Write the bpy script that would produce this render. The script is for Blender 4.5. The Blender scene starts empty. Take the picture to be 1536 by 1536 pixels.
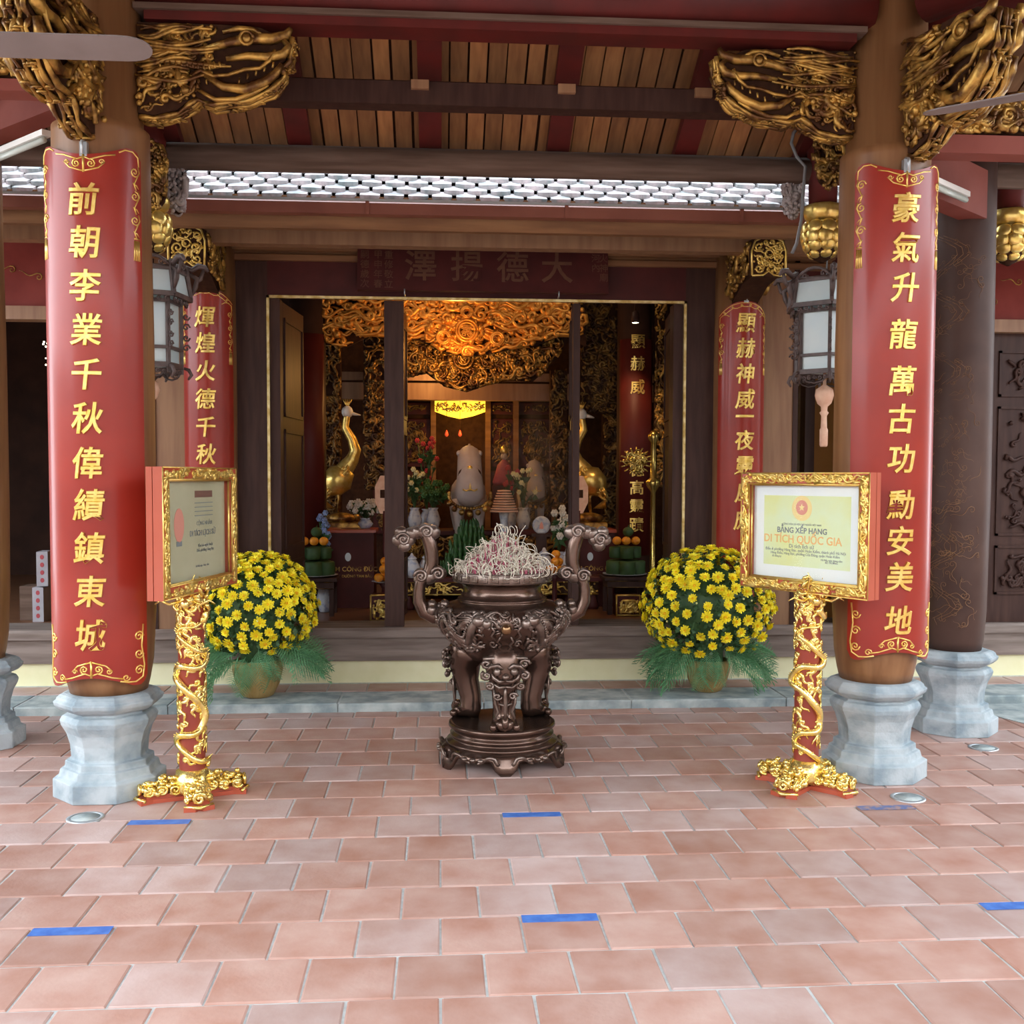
import bpy, bmesh, math, random
from mathutils import Vector, Matrix
PI = math.pi
sc = bpy.context.scene
C = sc.collection
# ---------------------------------------------------------------- camera, sky, exposure
FOC, PX, PY = 1550.0, 768.0, 786.0
CAMLOC = Vector((0, 0, 1.667))
CROT = Matrix.Rotation(math.radians(-4), 3, 'Z') @ Matrix.Rotation(math.radians(90 - 2.6), 3, 'X') @ Matrix.Rotation(0.0028, 3, 'Z')
cd = bpy.data.cameras.new('camera'); cam = bpy.data.objects.new('camera', cd); C.objects.link(cam)
cd.sensor_width = 36; cd.lens = FOC / 1536 * 36; cd.shift_y = (PY - 768) / 1536
cd.clip_start = 0.05; cd.clip_end = 200
cam.matrix_world = Matrix.Translation(CAMLOC) @ CROT.to_4x4()
sc.camera = cam
def at(px, py, Y):
    r = CROT @ Vector(((px - PX) / FOC, -(py - PY) / FOC, -1)); return CAMLOC + r * (Y / r.y)
def fl(px, py, z=0):
    r = CROT @ Vector(((px - PX) / FOC, -(py - PY) / FOC, -1)); return CAMLOC + r * ((z - CAMLOC.z) / r.z)
sc.view_settings.view_transform = 'Standard'; sc.view_settings.look = 'None'
sc.view_settings.gamma = 1; sc.view_settings.use_curve_mapping = False
sc.view_settings.exposure = 0.08
W = bpy.data.worlds.new('sky'); sc.world = W; W.use_nodes = True
nt = W.node_tree; bg = nt.nodes['Background']
tc = nt.nodes.new('ShaderNodeTexCoord'); sp = nt.nodes.new('ShaderNodeSeparateXYZ'); cr = nt.nodes.new('ShaderNodeValToRGB')
nt.links.new(tc.outputs['Generated'], sp.inputs[0]); nt.links.new(sp.outputs['Z'], cr.inputs[0]); nt.links.new(cr.outputs[0], bg.inputs[0])
cr.color_ramp.elements[0].color = (0.86, 0.93, 1.0, 1); cr.color_ramp.elements[1].color = (0.78, 0.9, 1.0, 1)
bg.inputs[1].default_value = 7.0
def lamp(name, kind, loc, energy, col, size=0.1, rot=None, spot=None):
    l = bpy.data.lights.new(name, kind); l.energy = energy; l.color = col
    if kind == 'AREA': l.size = size
    else: l.shadow_soft_size = size
    if spot: l.spot_size = spot; l.spot_blend = 0.6
    o = bpy.data.objects.new(name, l); o.location = loc
    if rot: o.rotation_euler = rot
    C.objects.link(o); return o
# ---------------------------------------------------------------- materials
def mat(name, c1, c2=None, scale=6, rough=.5, metal=0, bump=0, bscale=None, stretch=(1,1,1), rnd=0, coat=0, emit=None, es=1, detail=5, trans=0, alpha=1, lo=.35, hi=.65, spec=.5):
    m = bpy.data.materials.new(name); m.use_nodes = True; n = m.node_tree.nodes; L = m.node_tree.links.new
    b = n['Principled BSDF']; b.inputs['Roughness'].default_value = rough; b.inputs['Metallic'].default_value = metal
    b.inputs['Coat Weight'].default_value = coat; b.inputs['Coat Roughness'].default_value = .12
    b.inputs['Transmission Weight'].default_value = trans; b.inputs['Alpha'].default_value = alpha
    b.inputs['Specular IOR Level'].default_value = spec
    b.inputs['Base Color'].default_value = (*c1, 1)
    if c2 or bump:
        t = n.new('ShaderNodeTexCoord'); mp = n.new('ShaderNodeMapping'); mp.inputs['Scale'].default_value = stretch
        L(t.outputs['Object'], mp.inputs[0])
        nz = n.new('ShaderNodeTexNoise'); nz.inputs['Scale'].default_value = scale; nz.inputs['Detail'].default_value = detail
        if rnd:
            oi = n.new('ShaderNodeObjectInfo'); nz.noise_dimensions = '4D'
            mm = n.new('ShaderNodeMath'); mm.operation = 'MULTIPLY'; mm.inputs[1].default_value = 50
            L(oi.outputs['Random'], mm.inputs[0]); L(mm.outputs[0], nz.inputs['W'])
        L(mp.outputs[0], nz.inputs['Vector'])
        if c2:
            r = n.new('ShaderNodeValToRGB'); e = r.color_ramp.elements
            e[0].position = lo; e[1].position = hi; e[0].color = (*c1, 1); e[1].color = (*c2, 1)
            L(nz.outputs[0], r.inputs[0]); out = r.outputs[0]
            if rnd:
                hs = n.new('ShaderNodeHueSaturation'); a = n.new('ShaderNodeMapRange')
                a.inputs[3].default_value = 1 - rnd; a.inputs[4].default_value = 1 + rnd
                L(oi.outputs['Random'], a.inputs[0]); L(a.outputs[0], hs.inputs['Value']); L(out, hs.inputs['Color']); out = hs.outputs[0]
            L(out, b.inputs['Base Color'])
        if bump:
            bp = n.new('ShaderNodeBump'); bp.inputs['Strength'].default_value = bump; bp.inputs['Distance'].default_value = .01
            n2 = nz
            if bscale:
                n2 = n.new('ShaderNodeTexNoise'); n2.inputs['Scale'].default_value = bscale; n2.inputs['Detail'].default_value = 6; L(mp.outputs[0], n2.inputs['Vector'])
            L(n2.outputs[0], bp.inputs['Height']); L(bp.outputs[0], b.inputs['Normal'])
    if emit: b.inputs['Emission Color'].default_value = (*emit, 1); b.inputs['Emission Strength'].default_value = es
    return m
def M3(*a): return a
M = dict(
 terracotta=mat('terracotta', (.37,.18,.13), (.50,.33,.28), 5, .5, bump=.12, bscale=60, rnd=.12, lo=.3, hi=.7),
 terracotta_worn=mat('terracotta_worn', (.40,.25,.21), (.50,.37,.34), 5, .5, bump=.12, bscale=60, rnd=.14),
 grout=mat('grout', (.42,.44,.43), (.54,.56,.55), 30, .9, bump=.2),
 tape=mat('blue_tape', (.04,.12,.42), (.08,.2,.55), 20, .5),
 tape_worn=mat('worn_blue_tape', (.10,.14,.30), (.34,.22,.2), 25, .6, lo=.45, hi=.62),
 stone=mat('grey_stone', (.24,.30,.335), (.45,.50,.52), 7, .88, bump=.6, bscale=38, lo=.32, hi=.6, spec=.2),
 kerb=mat('kerb_stone', (.22,.27,.28), (.48,.52,.5), 7, .85, bump=.4, bscale=40),
 colwood=mat('column_wood', (.19,.08,.028), (.29,.14,.058), 3, .45, bump=.06, bscale=12, stretch=(6,6,.5), lo=.3, hi=.7),
 plainwood=mat('plain_wood', (.25,.12,.06), (.34,.18,.09), 3, .5, stretch=(6,6,.6)),
 beamwood=mat('beam_wood', (.19,.085,.04), (.28,.135,.06), 3, .65, stretch=(.6,6,6), bump=.05, spec=.2),
 beamred=mat('beam_red', (.12,.015,.012), (.08,.014,.011), 4, .55, bump=.04, spec=.25),
 darkwood=mat('dark_wood', (.042,.018,.014), (.065,.03,.022), 5, .5, stretch=(5,5,.6), bump=.04, spec=.22),
 maroon=mat('maroon_lacquer', (.085,.017,.015), (.06,.013,.012), 5, .5, spec=.22),
 greywood=mat('weathered_wood', (.10,.062,.045), (.16,.105,.08), 4, .85, stretch=(.5,6,6), bump=.1, spec=.08),
 lacquer=mat('red_lacquer', (.27,.018,.010), (.34,.028,.014), 2, .33, coat=.2, spec=.35),
 redpaint=mat('red_paint', (.40,.07,.032), (.46,.09,.045), 3, .35, coat=.2),
 gutterred=mat('gutter_red',(.20,.06,.04),(.26,.085,.055),3,.4),
 blockerwall=mat('blocker_wall',(.22,.15,.11),(.30,.22,.16),2,.8),
 postred=mat('post_red',(.24,.035,.02),(.30,.05,.03),3,.4),
 redbeam=mat('faded_red_beam',(.22,.05,.035),(.28,.075,.055),3,.6,spec=.25),
 wallred=mat('wall_red', (.20,.03,.022), (.26,.045,.035), 4, .6, spec=.2),
 gold=mat('gold_leaf', (.78,.52,.11), (.9,.66,.22), 30, .3, metal=.75, bump=.15, bscale=60),
 brightgold=mat('bright_gold', (.95,.68,.16), (1,.8,.32), 30, .22, metal=.85, bump=.2, bscale=80),
 oldgold=mat('old_gold', (.12,.05,.014), (.66,.39,.09), 12, .36, metal=.6, lo=.40, hi=.63, bump=.25, bscale=50),
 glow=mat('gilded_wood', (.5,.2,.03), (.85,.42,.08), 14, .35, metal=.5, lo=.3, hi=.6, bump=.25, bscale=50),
 palegold=mat('pale_gold', (.55,.36,.1), (.85,.7,.35), 18, .35, metal=.6),
 darkcarve=mat('carving_ground', (.035,.014,.008), (.06,.025,.012), 20, .75, spec=.12),
 bronze=mat('bronze', (.105,.064,.048), (.165,.105,.082), 5, .25, metal=.85, bump=.04, bscale=30),
 bronzerel=mat('bronze_relief', (.15,.10,.078), (.30,.235,.20), 14, .28, metal=.8, bump=.25, bscale=60),
 brass=mat('brass', (.6,.42,.1), (.75,.58,.2), 20, .25, metal=.9),
 white=mat('white_paint', (.75,.73,.68), (.82,.8,.76), 8, .5),
 grey=mat('fan_grey', (.20,.165,.155), (.24,.2,.19), 5, .5),
 metal=mat('zinc', (.5,.53,.55), rough=.4, metal=.7),
 cream=mat('cream_plaster', (.78,.74,.45), (.84,.80,.53), 6, .8, bump=.1),
 sillwood=mat('sill_wood', (.16,.115,.095), (.27,.21,.18), 4, .7, stretch=(.5,6,6), bump=.2),
 petal=mat('petal', (.96,.78,.01), (1,.90,.04), 15, .55, rnd=.08),
 flowerc=mat('flower_centre', (.85,.42,.01), (.95,.6,.02), 60, .7),
 leaf=mat('leaf', (.03,.085,.03), (.07,.15,.05), 20, .5),
 palm=mat('palm_leaf', (.08,.24,.10), (.20,.44,.22), 12, .45, rnd=.15),
 potgold=mat('pot_gold', (.42,.25,.08), (.55,.36,.14), 10, .4, metal=.3),
 paper=mat('paper', (.80,.86,.86), (.84,.88,.82), 3, .6),
 certyel=mat('certificate_yellow', (.74,.78,.34), (.72,.83,.55), 4, .6),
 oldpaper=mat('old_paper', (.44,.42,.26), (.52,.5,.33), 3, .6),
 ink=mat('ink', (.22,.25,.25), rough=.7), inkorange=mat('ink_orange', (.85,.5,.18), rough=.6), inkred=mat('ink_red', (.75,.32,.24), rough=.6),
 inkyel=mat('ink_yellow', (.88,.70,.3), rough=.6),
 rooftile=mat('roof_tile', (.15,.17,.17), (.42,.34,.34), 9, .8, rnd=.15, bump=.3, bscale=40),
 plank=mat('roof_plank', (.21,.082,.027), (.35,.155,.052), 5, .6, stretch=(6,1,1), rnd=.35, lo=.3, hi=.7),
 frosted=mat('lantern_glass', (.55,.66,.68), (.62,.7,.68), 4, .35, emit=None, spec=.6),
 lanternwood=mat('lantern_wood', (.07,.045,.04), (.12,.08,.07), 20, .5, bump=.2),
 lightyellow=mat('valance_glow', (.9,.6,.05), rough=.5, emit=(1,.55,.04), es=1.6),  # lit look of the carved altar valance, put in as emission
 bulb=mat('bulb', (1,.9,.7), emit=(1,.85,.55), es=10),
 banana=mat('green_banana', (.025,.09,.022), (.055,.16,.04), 10, .45),
 cake=mat('green_cake', (.03,.07,.02), (.05,.11,.03), 15, .6),
 orange=mat('orange_peel', (.85,.28,.015), (.95,.4,.03), 30, .45, bump=.2, bscale=120),
 porcelain=mat('porcelain', (.6,.62,.66), (.35,.4,.55), 25, .2, lo=.5, hi=.62),
 horse=mat('white_horse_plaster', (.40,.32,.29), (.48,.40,.36), 8, .55),
 votive=mat('votive_paper', (.75,.42,.28), (.85,.55,.38), 20, .6),
 pinkcloth=mat('pink_cloth', (.26,.03,.06), (.36,.06,.1), 12, .6),
 ash=mat('incense_ash', (.62,.54,.42), (.76,.70,.58), 40, .8),
 stick=mat('incense_stick', (.42,.07,.13), (.55,.14,.2), 30, .7),
 glass=mat('glass', (1,1,1), rough=.02, trans=1, spec=.15),
 tubewhite=mat('tube_white', (.5,.55,.5), rough=.3),
 cable=mat('grey_cable', (.2,.2,.2), rough=.5),
 floorwood=mat('interior_floor', (.16,.07,.035), (.22,.1,.05), 5, .35),
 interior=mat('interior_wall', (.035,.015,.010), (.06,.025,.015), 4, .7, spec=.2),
 carton=mat('carton', (.36,.33,.36), (.42,.4,.42), 9, .8),
 yellowwall=mat('yellow_wall', (.62,.55,.33), (.68,.62,.4), 4, .8),
 orangewall=mat('orange_wall', (.5,.2,.05), (.55,.24,.06), 4, .7),
)
M['glass'].node_tree.nodes['Principled BSDF'].inputs['IOR'].default_value=1.06
# ---------------------------------------------------------------- mesh builder
def vsub(a,b): return (a[0]-b[0],a[1]-b[1],a[2]-b[2])
class MB:
    def __init__(s, xf=None): s.v=[]; s.f=[]; s.s=[]; s.xf=xf
    def add(s, vs, fs, smooth=True, xf=True):
        o=len(s.v)
        if s.xf and xf: vs=[tuple(s.xf(*p)) for p in vs]
        s.v.extend(vs); s.f.extend([tuple(i+o for i in f) for f in fs]); s.s.extend([smooth]*len(fs)); return s
    def box(s,x0,x1,y0,y1,z0,z1,c=0):
        if c:
            vs=[]
            for (z,k) in ((z0,0),(z1-c,0),(z1,c)):
                vs+=[(x0+k,y0+k,z),(x1-k,y0+k,z),(x1-k,y1-k,z),(x0+k,y1-k,z)]
            fs=[(0,3,2,1)]+[(a+i,a+(i+1)%4,a+4+(i+1)%4,a+4+i) for a in(0,4) for i in range(4)]+[(8,9,10,11)]
            return s.add(vs,fs,False)
        vs=[(x,y,z) for z in(z0,z1) for y in(y0,y1) for x in(x0,x1)]
        return s.add(vs,[(0,2,3,1),(4,5,7,6),(0,1,5,4),(2,6,7,3),(0,4,6,2),(1,3,7,5)],False)
    def beam(s,a,b,w,h,up=(0,0,1)):
        a=Vector(a); b=Vector(b); d=(b-a).normalized(); sd=d.cross(Vector(up)).normalized(); u=sd.cross(d)
        vs=[tuple(p+sd*(w/2*i)+u*(h/2*j)) for p in(a,b) for j in(-1,1) for i in(-1,1)]
        return s.add(vs,[(0,1,3,2),(4,6,7,5),(0,4,5,1),(2,3,7,6),(0,2,6,4),(1,5,7,3)],False)
    def tube(s,pts,r,n=6,cap=True,flat=1.0,up=None):
        m=len(pts); P=[Vector(p) for p in pts]
        if not hasattr(r,'__len__'): r=[r]*m
        vs=[]; prev=None
        for i in range(m):
            d=(P[min(i+1,m-1)]-P[max(i-1,0)])
            if d.length<1e-9: d=Vector((0,0,1))
            d.normalize()
            if up is not None: a=Vector(up)
            else: a=prev if prev is not None else (Vector((0,0,1)) if abs(d.z)<.9 else Vector((1,0,0)))
            u=a-d*a.dot(d)
            if u.length<1e-6: u=d.orthogonal()
            u.normalize(); w=d.cross(u); prev=u
            for k in range(n):
                t=2*PI*k/n; vs.append(tuple(P[i]+u*(math.cos(t)*r[i]*flat)+w*(math.sin(t)*r[i])))
        fs=[(i*n+k,i*n+(k+1)%n,(i+1)*n+(k+1)%n,(i+1)*n+k) for i in range(m-1) for k in range(n)]
        if cap: fs+=[tuple(range(n-1,-1,-1)),tuple(range((m-1)*n,m*n))]
        return s.add(vs,fs,True)
    def lathe(s,prof,n=32,c=(0,0,0),a0=0,smooth=True,rf=None,cap=True,sx=1,sy=1):
        vs=[]
        for (r,z) in prof:
            for k in range(n):
                t=a0+2*PI*k/n; q=r*(rf(t,z) if rf else 1)
                vs.append((c[0]+q*math.cos(t)*sx,c[1]+q*math.sin(t)*sy,c[2]+z))
        m=len(prof)
        fs=[(i*n+k,i*n+(k+1)%n,(i+1)*n+(k+1)%n,(i+1)*n+k) for i in range(m-1) for k in range(n)]
        if cap: fs+=[tuple(range(n-1,-1,-1)),tuple(range((m-1)*n,m*n))]
        return s.add(vs,fs,smooth)
    def sph(s,c,r,n=8,sc_=(1,1,1)):
        m=max(4,n//2+1); vs=[(c[0],c[1],c[2]-r*sc_[2])]
        for i in range(1,m):
            a=-PI/2+PI*i/m
            for k in range(n):
                t=2*PI*k/n; vs.append((c[0]+r*sc_[0]*math.cos(a)*math.cos(t),c[1]+r*sc_[1]*math.cos(a)*math.sin(t),c[2]+r*sc_[2]*math.sin(a)))
        vs.append((c[0],c[1],c[2]+r*sc_[2])); e=len(vs)-1
        fs=[(0,1+(k+1)%n,1+k) for k in range(n)]+[(e,1+(m-2)*n+k,1+(m-2)*n+(k+1)%n) for k in range(n)]
        fs+=[(1+i*n+k,1+i*n+(k+1)%n,1+(i+1)*n+(k+1)%n,1+(i+1)*n+k) for i in range(m-2) for k in range(n)]
        return s.add(vs,fs,True)
    def prism(s,poly,w0,w1):           # polygon in (u,v), thickness in w; use with xf
        n=len(poly); vs=[(u,v,w0) for u,v in poly]+[(u,v,w1) for u,v in poly]
        fs=[tuple(range(n-1,-1,-1)),tuple(range(n,2*n))]+[(i,(i+1)%n,n+(i+1)%n,n+i) for i in range(n)]
        return s.add(vs,fs,False)
    def mesh(s,name,m):
        me=bpy.data.meshes.new(name); me.from_pydata(s.v,[],s.f); me.polygons.foreach_set('use_smooth',s.s); me.update()
        if isinstance(m,str): m=M[m]
        me.materials.append(m); return me
    def build(s,name,m,parent=None,loc=None,fix=True,kind=None):
        me=s.mesh(name,m)
        if fix:
            b=bmesh.new(); b.from_mesh(me); bmesh.ops.recalc_face_normals(b,faces=b.faces); b.to_mesh(me); b.free()
        o=bpy.data.objects.new(name,me); C.objects.link(o)
        if parent: o.parent=parent
        if loc: o.location=loc
        if kind: o['kind']=kind
        return o
def tag(o,label=None,cat=None,group=None,kind=None):
    if label: o['label']=label
    if cat: o['category']=cat
    if group: o['group']=group
    if kind: o['kind']=kind
    return o
def thing(name,label,cat,loc=(0,0,0),rz=0,group=None):
    o=bpy.data.objects.new(name,None); o.empty_display_size=.1; C.objects.link(o); o.location=loc; o.rotation_euler=(0,0,rz)
    return tag(o,label,cat,group)
def struct(o): o['kind']='structure'; return o
def dup(o,parent=None,loc=None,rz=None,label=None):
    c=o.copy(); C.objects.link(c); c.parent=parent
    if loc is not None: c.location=loc
    if rz is not None: c.rotation_euler=(0,0,rz)
    if label: c['label']=label
    for ch in list(o.children): dup(ch,c)
    return c
def inst(name,me,parent,loc,rot=(0,0,0),s=(1,1,1)):
    o=bpy.data.objects.new(name,me); C.objects.link(o); o.parent=parent; o.location=loc; o.rotation_euler=rot
    o.scale=s if hasattr(s,'__len__') else (s,s,s); return o
# maps from a working plane (u right, v up, w out) to the place
def plane(o,r,nrm,up=(0,0,1)):
    o=Vector(o); r=Vector(r).normalized(); n=Vector(nrm).normalized(); up=Vector(up)
    return lambda u,v,w: o+r*u+up*v+n*w
def cyl(cx,cy,z0,R,phi=0): return lambda u,v,w:(cx+(R+w)*math.sin(u/R+phi),cy-(R+w)*math.cos(u/R+phi),z0+v)
# ---------------------------------------------------------------- carving strokes
def stroke(mb,pts,r,w=0,n=5,flat=1.0,taper=True):
    m=len(pts)
    if hasattr(r,'__len__'): rr=r
    else: rr=[r*(.35+.65*math.sin(PI*min(1,max(0,(i+.6)/(m)))) if taper else 1) for i in range(m)]
    xf=mb.xf; mb.xf=None
    P=[xf(p[0],p[1],(p[2] if len(p)>2 else w)) for p in pts] if xf else [Vector((p[0],p[1],w)) for p in pts]
    mb.tube(P,rr,n,True); mb.xf=xf
def spiral(u,v,r,turns=1.4,a0=0,d=1,n=16,r1=.15):
    out=[]
    for i in range(n):
        t=i/(n-1); q=r*(1-(1-r1)*t); a=a0+d*turns*2*PI*t; out.append((u+q*math.cos(a),v+q*math.sin(a)))
    return out
def tendril(u,v,ang,L,wave,r,d=1):
    pts=[]; a=ang; x,y=u,v; n=7
    for i in range(n):
        pts.append((x,y)); a=ang+wave*math.sin(i/n*2*PI)*d; x+=L/n*math.cos(a); y+=L/n*math.sin(a)
    a0=a-d*PI/2; cx=x-r*math.cos(a0); cy=y-r*math.sin(a0)
    return pts+spiral(cx,cy,r,1.2,a0,d,10)
def inpoly(poly,x,y):
    c=False; j=len(poly)-1
    for i in range(len(poly)):
        a,b=poly[i],poly[j]
        if (a[1]>y)!=(b[1]>y) and x<(b[0]-a[0])*(y-a[1])/(b[1]-a[1])+a[0]: c=not c
        j=i
    return c
def fillcarve(mb,poly,n,s,rng,ang=None,w=.01,dw=.01,tk=.16,knobs=.35):
    us=[p[0] for p in poly]; vs=[p[1] for p in poly]; k=0; tries=0
    while k<n and tries<n*20:
        tries+=1
        u=rng.uniform(min(us),max(us)); v=rng.uniform(min(vs),max(vs))
        if not inpoly(poly,u,v): continue
        k+=1; a=ang(u,v) if ang else rng.uniform(0,2*PI); a+=rng.uniform(-.4,.4)
        q=s*rng.uniform(.6,1.3); d=rng.choice((-1,1))
        pts=tendril(u,v,a,q*1.5,.7,q*.28,d)
        pts=[p for p in pts if inpoly(poly,*p)]
        if len(pts)>4: stroke(mb,pts,q*tk,w+rng.uniform(0,dw))
        if rng.random()<knobs:
            p=mb.xf(u,v,w+dw) if mb.xf else (u,v,w); xf=mb.xf; mb.xf=None; mb.sph(tuple(p),q*.17,6); mb.xf=xf
# ---------------------------------------------------------------- lettering (built-in font only)
_tc={}
def glyph(mb,s,size,u=0,v=0,w=0,ext=.004,off=.0,bev=0,align='CENTER',shear=0,squeeze=1,cuts=False):
    key=(s,size,ext,off,bev,align,shear)
    if key not in _tc:
        cu=bpy.data.curves.new('t','FONT'); cu.body=s; cu.size=size; cu.align_x=align; cu.align_y='CENTER'; cu.extrude=ext; cu.offset=off; cu.bevel_depth=bev; cu.bevel_resolution=0; cu.shear=shear; cu.resolution_u=3
        o=bpy.data.objects.new('t',cu); me=o.to_mesh()
        if cuts:
            b=bmesh.new(); b.from_mesh(me); bmesh.ops.triangulate(b,faces=b.faces)
            for i in range(-3,4): bmesh.ops.bisect_plane(b,geom=b.verts[:]+b.edges[:]+b.faces[:],plane_co=((i/8+.0)*size,0,0),plane_no=(1,0,0))
            b.to_mesh(me); b.free()
        _tc[key]=([tuple(p.co) for p in me.vertices],[tuple(p.vertices) for p in me.polygons])
        o.to_mesh_clear(); bpy.data.objects.remove(o); bpy.data.curves.remove(cu)
    vs,fs=_tc[key]
    if align=='CENTER' and len(s)==1 and vs:
        x0=(min(p[0] for p in vs)+max(p[0] for p in vs))/2; y0=(min(p[1] for p in vs)+max(p[1] for p in vs))/2
    else: x0=y0=0
    mb.add([((p[0]-x0)*squeeze+u,p[1]-y0+v,p[2]+w) for p in vs],fs,False); return mb
rng=random.Random(7)
XC=.35
# ================================================================ FLOOR
fb=MB(); fb.box(-13,11,-8,7.32,-.2,-.006)
floor=struct(fb.build('floor','grout'))
def tilemesh(nm,mt,w,d,seed):
    r=random.Random(seed); mb=MB(); c=.005
    j=lambda: r.uniform(-.0015,.0015)
    vs=[]
    for (z,k) in ((-.02,0),(-.004,0),(0,c)):
        vs+=[(-w/2+k+j(),-d/2+k+j(),z),(w/2-k+j(),-d/2+k+j(),z),(w/2-k+j(),d/2-k+j(),z),(-w/2+k+j(),d/2-k+j(),z)]
    fs=[(a+i,a+(i+1)%4,a+4+(i+1)%4,a+4+i) for a in(0,4) for i in range(4)]+[(8,9,10,11)]
    mb.add(vs,fs,False); return mb.mesh(nm,mt)
TM=[tilemesh('floor_tile',('terracotta','terracotta','terracotta_worn')[i%3],.291,.290,i) for i in range(6)]
near=[];rest=[]
for r in range(-14,25):
    y=.1+.3*r
    if y>7.3: continue
    for k in range(-30,33):
        x=(.002 if (round((y-.1)/.3)%2==0) else .152)+.3*k+.15
        if x<-8.8 or x>9.8: continue
        v=CROT.transposed()@(Vector((x,y,0))-CAMLOC)
        if v.z<-.5:
            px=PX+FOC*v.x/-v.z; py=PY-FOC*v.y/-v.z
            if -60<px<1596 and py<1640: near.append((-v.z,x,y)); continue
        if -2<y: rest.append((x,y))
near.sort()
for d,x,y in near[300:]: rest.append((x,y))
def tiledepth(y): return min(1,(7.32-(y-.15))/.3)
for d,x,y in near[:300]:
    k=tiledepth(y); inst('floor_tile',rng.choice(TM),floor,(x,y-(1-k)*.15,rng.uniform(-.001,.001)),(rng.uniform(-.003,.003),rng.uniform(-.003,.003),rng.uniform(-.006,.006)),(1,k,1))
mb=MB()
for x,y in rest:
    k=tiledepth(y); yy=y-(1-k)*.15; mb.box(x-.1445,x+.1445,yy-.1435*k,yy+.1435*k,-.02,0,.004)
mb.build('floor_tile','terracotta',floor,kind='stuff')
for i,(x,y,m,l,w) in enumerate(((-1.348,5.02,'tape','blue tape strip on the floor in front of the left certificate stand',.29),(.452,5.02,'tape','blue tape strip on the floor just in front of the bronze burner',.29),
      (2.252,5.02,'tape_worn','worn faded blue strip on the tile in front of the right stone base',.29),(-1.348,3.82,'tape','blue tape strip near the lower left of the photo',.29),
      (.452,3.82,'tape','blue tape strip on the foreground tiles at the middle',.29),(2.252,3.82,'tape','blue tape strip on the foreground tiles at the right edge',.29))):
    mb=MB(); mb.box(-.144,.144,-.032,.032,0,.0015)
    tag(mb.build('floor_tape',m,loc=(x,y-.005,.0012)),l,'tape','blue strips marking the floor')
for (px,py,l) in ((128,1227,'round in-ground light disc in front of the left stone column base'),(1362,1197,'round in-ground light disc in front of the right stone column base'),(1475,1122,'round in-ground light disc in front of the far right dark column')):
    p=fl(px,py); t=thing('ground_light',l,'light',(p.x,p.y,.0),group='in-ground lights')
    MB().lathe([(.088,-.01),(.088,.004),(.070,.006),(.070,-.01)],28).build('light_ring','metal',t)
    MB().lathe([(.0,.001),(.069,.001),(.069,.004),(0,.0045)],28,cap=False).build('light_lens','kerb',t)
# concrete patch at the far right
mb=MB(); mb.prism([(3.75,7.3),(4.1,6.3),(4.75,5.7),(6.5,5.4),(9,7.3)],.0005,.006); struct(mb.build('trim_3','kerb'))
# step: kerb stones and a row of tiles
SZ=.06
mb=MB(); mb.box(-9,10,7.34,8.1,-.1,SZ-.006); step=struct(mb.build('trim_1','grout'))
x=-5.2; i=0
while x<6.2:
    w=rng.uniform(.75,1.3); mb=MB(); mb.box(x+.004,x+w-.004,7.325,7.74,-.05,SZ,.008)
    o=mb.build('kerb_stone','kerb',step); o.location.z=rng.uniform(-.002,.001); x+=w
k=0
for i in range(-17,21):
    inst('step_tile',rng.choice(TM),step,(.05+.3*i+.15,7.89,SZ),(0,0,rng.uniform(-.005,.005)),(1,.97,1))
# ================================================================ FACADE (wall with the doorway)
WY=8.1; Z0=.49; OX0,OX1,OZ=-1.285,1.90,3.03
mb=MB(); mb.box(-9,10,WY,WY+.3,0,.23); struct(mb.build('baseboard_back','cream'))
mb=MB(); mb.box(-9,10,WY-.03,WY+.35,.23,.44,.01); struct(mb.build('trim_2','sillwood'))
mb=MB(); mb.box(-9,10,WY-.06,WY+.4,.415,.49,.02); struct(mb.build('trim_4','sillwood'))
def box(name,m,x0,x1,y0,y1,z0,z1,parent=None,c=0):
    return MB().box(x0,x1,y0,y1,z0,z1,c).build(name,m,parent)
door=struct(box('door_1','darkwood',OX0-.30,OX0-.03,WY-.02,WY+.12,Z0,3.31,c=.004))
box('door_frame','darkwood',OX1+.03,OX1+.28,WY-.02,WY+.12,Z0,3.31,door,.004)
box('lintel','maroon',OX0-.03,OX1+.03,WY-.02,WY+.12,OZ+.02,3.31,door)
for a in ((OX0-.035,OX0-.015,Z0,OZ+.02),(OX1+.015,OX1+.035,Z0,OZ+.02),(OX0-.035,OX1+.035,OZ,OZ+.02)):
    box('gilt_bead','palegold',a[0],a[1],WY-.035,WY-.005,a[2],a[3],door)
# inner frame and door leaves folded open
box('inner_frame','darkwood',OX0-.015,OX0+.06,WY,WY+.14,Z0,OZ,door); box('inner_frame','darkwood',OX1-.06,OX1+.015,WY,WY+.14,Z0,OZ,door)
def leaf(px0,Y0,px1,Y1,th=.05):
    a=at(px0,700,Y0); b=at(px1,700,Y1); a.z=b.z=0
    mb=MB(); mb.beam((a.x,a.y,(Z0+OZ)/2+.005),(b.x,b.y,(Z0+OZ)/2+.005),th,OZ-Z0-.02); o=mb.build('door_leaf','darkwood',door)
    d=(b-a); n=Vector((d.y,-d.x,0)).normalized()
    if n.x*(-a.x+.3)<0: n=-n
    L=d.length; mb=MB(plane(a+n*th/2,d,n)); 
    for (z0,z1) in ((Z0+.12,Z0+.5),(Z0+.6,Z0+1.55),(Z0+1.65,OZ-.12)):
        for e in ((.05,L-.05,z0,z0+.03),(.05,L-.05,z1-.03,z1),(.05,.08,z0,z1),(L-.08,L-.05,z0,z1)):
            mb.box(e[0],e[1],e[2],e[3],0,.012)
    mb.build('leaf_moulding','darkwood',o); return o
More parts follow.
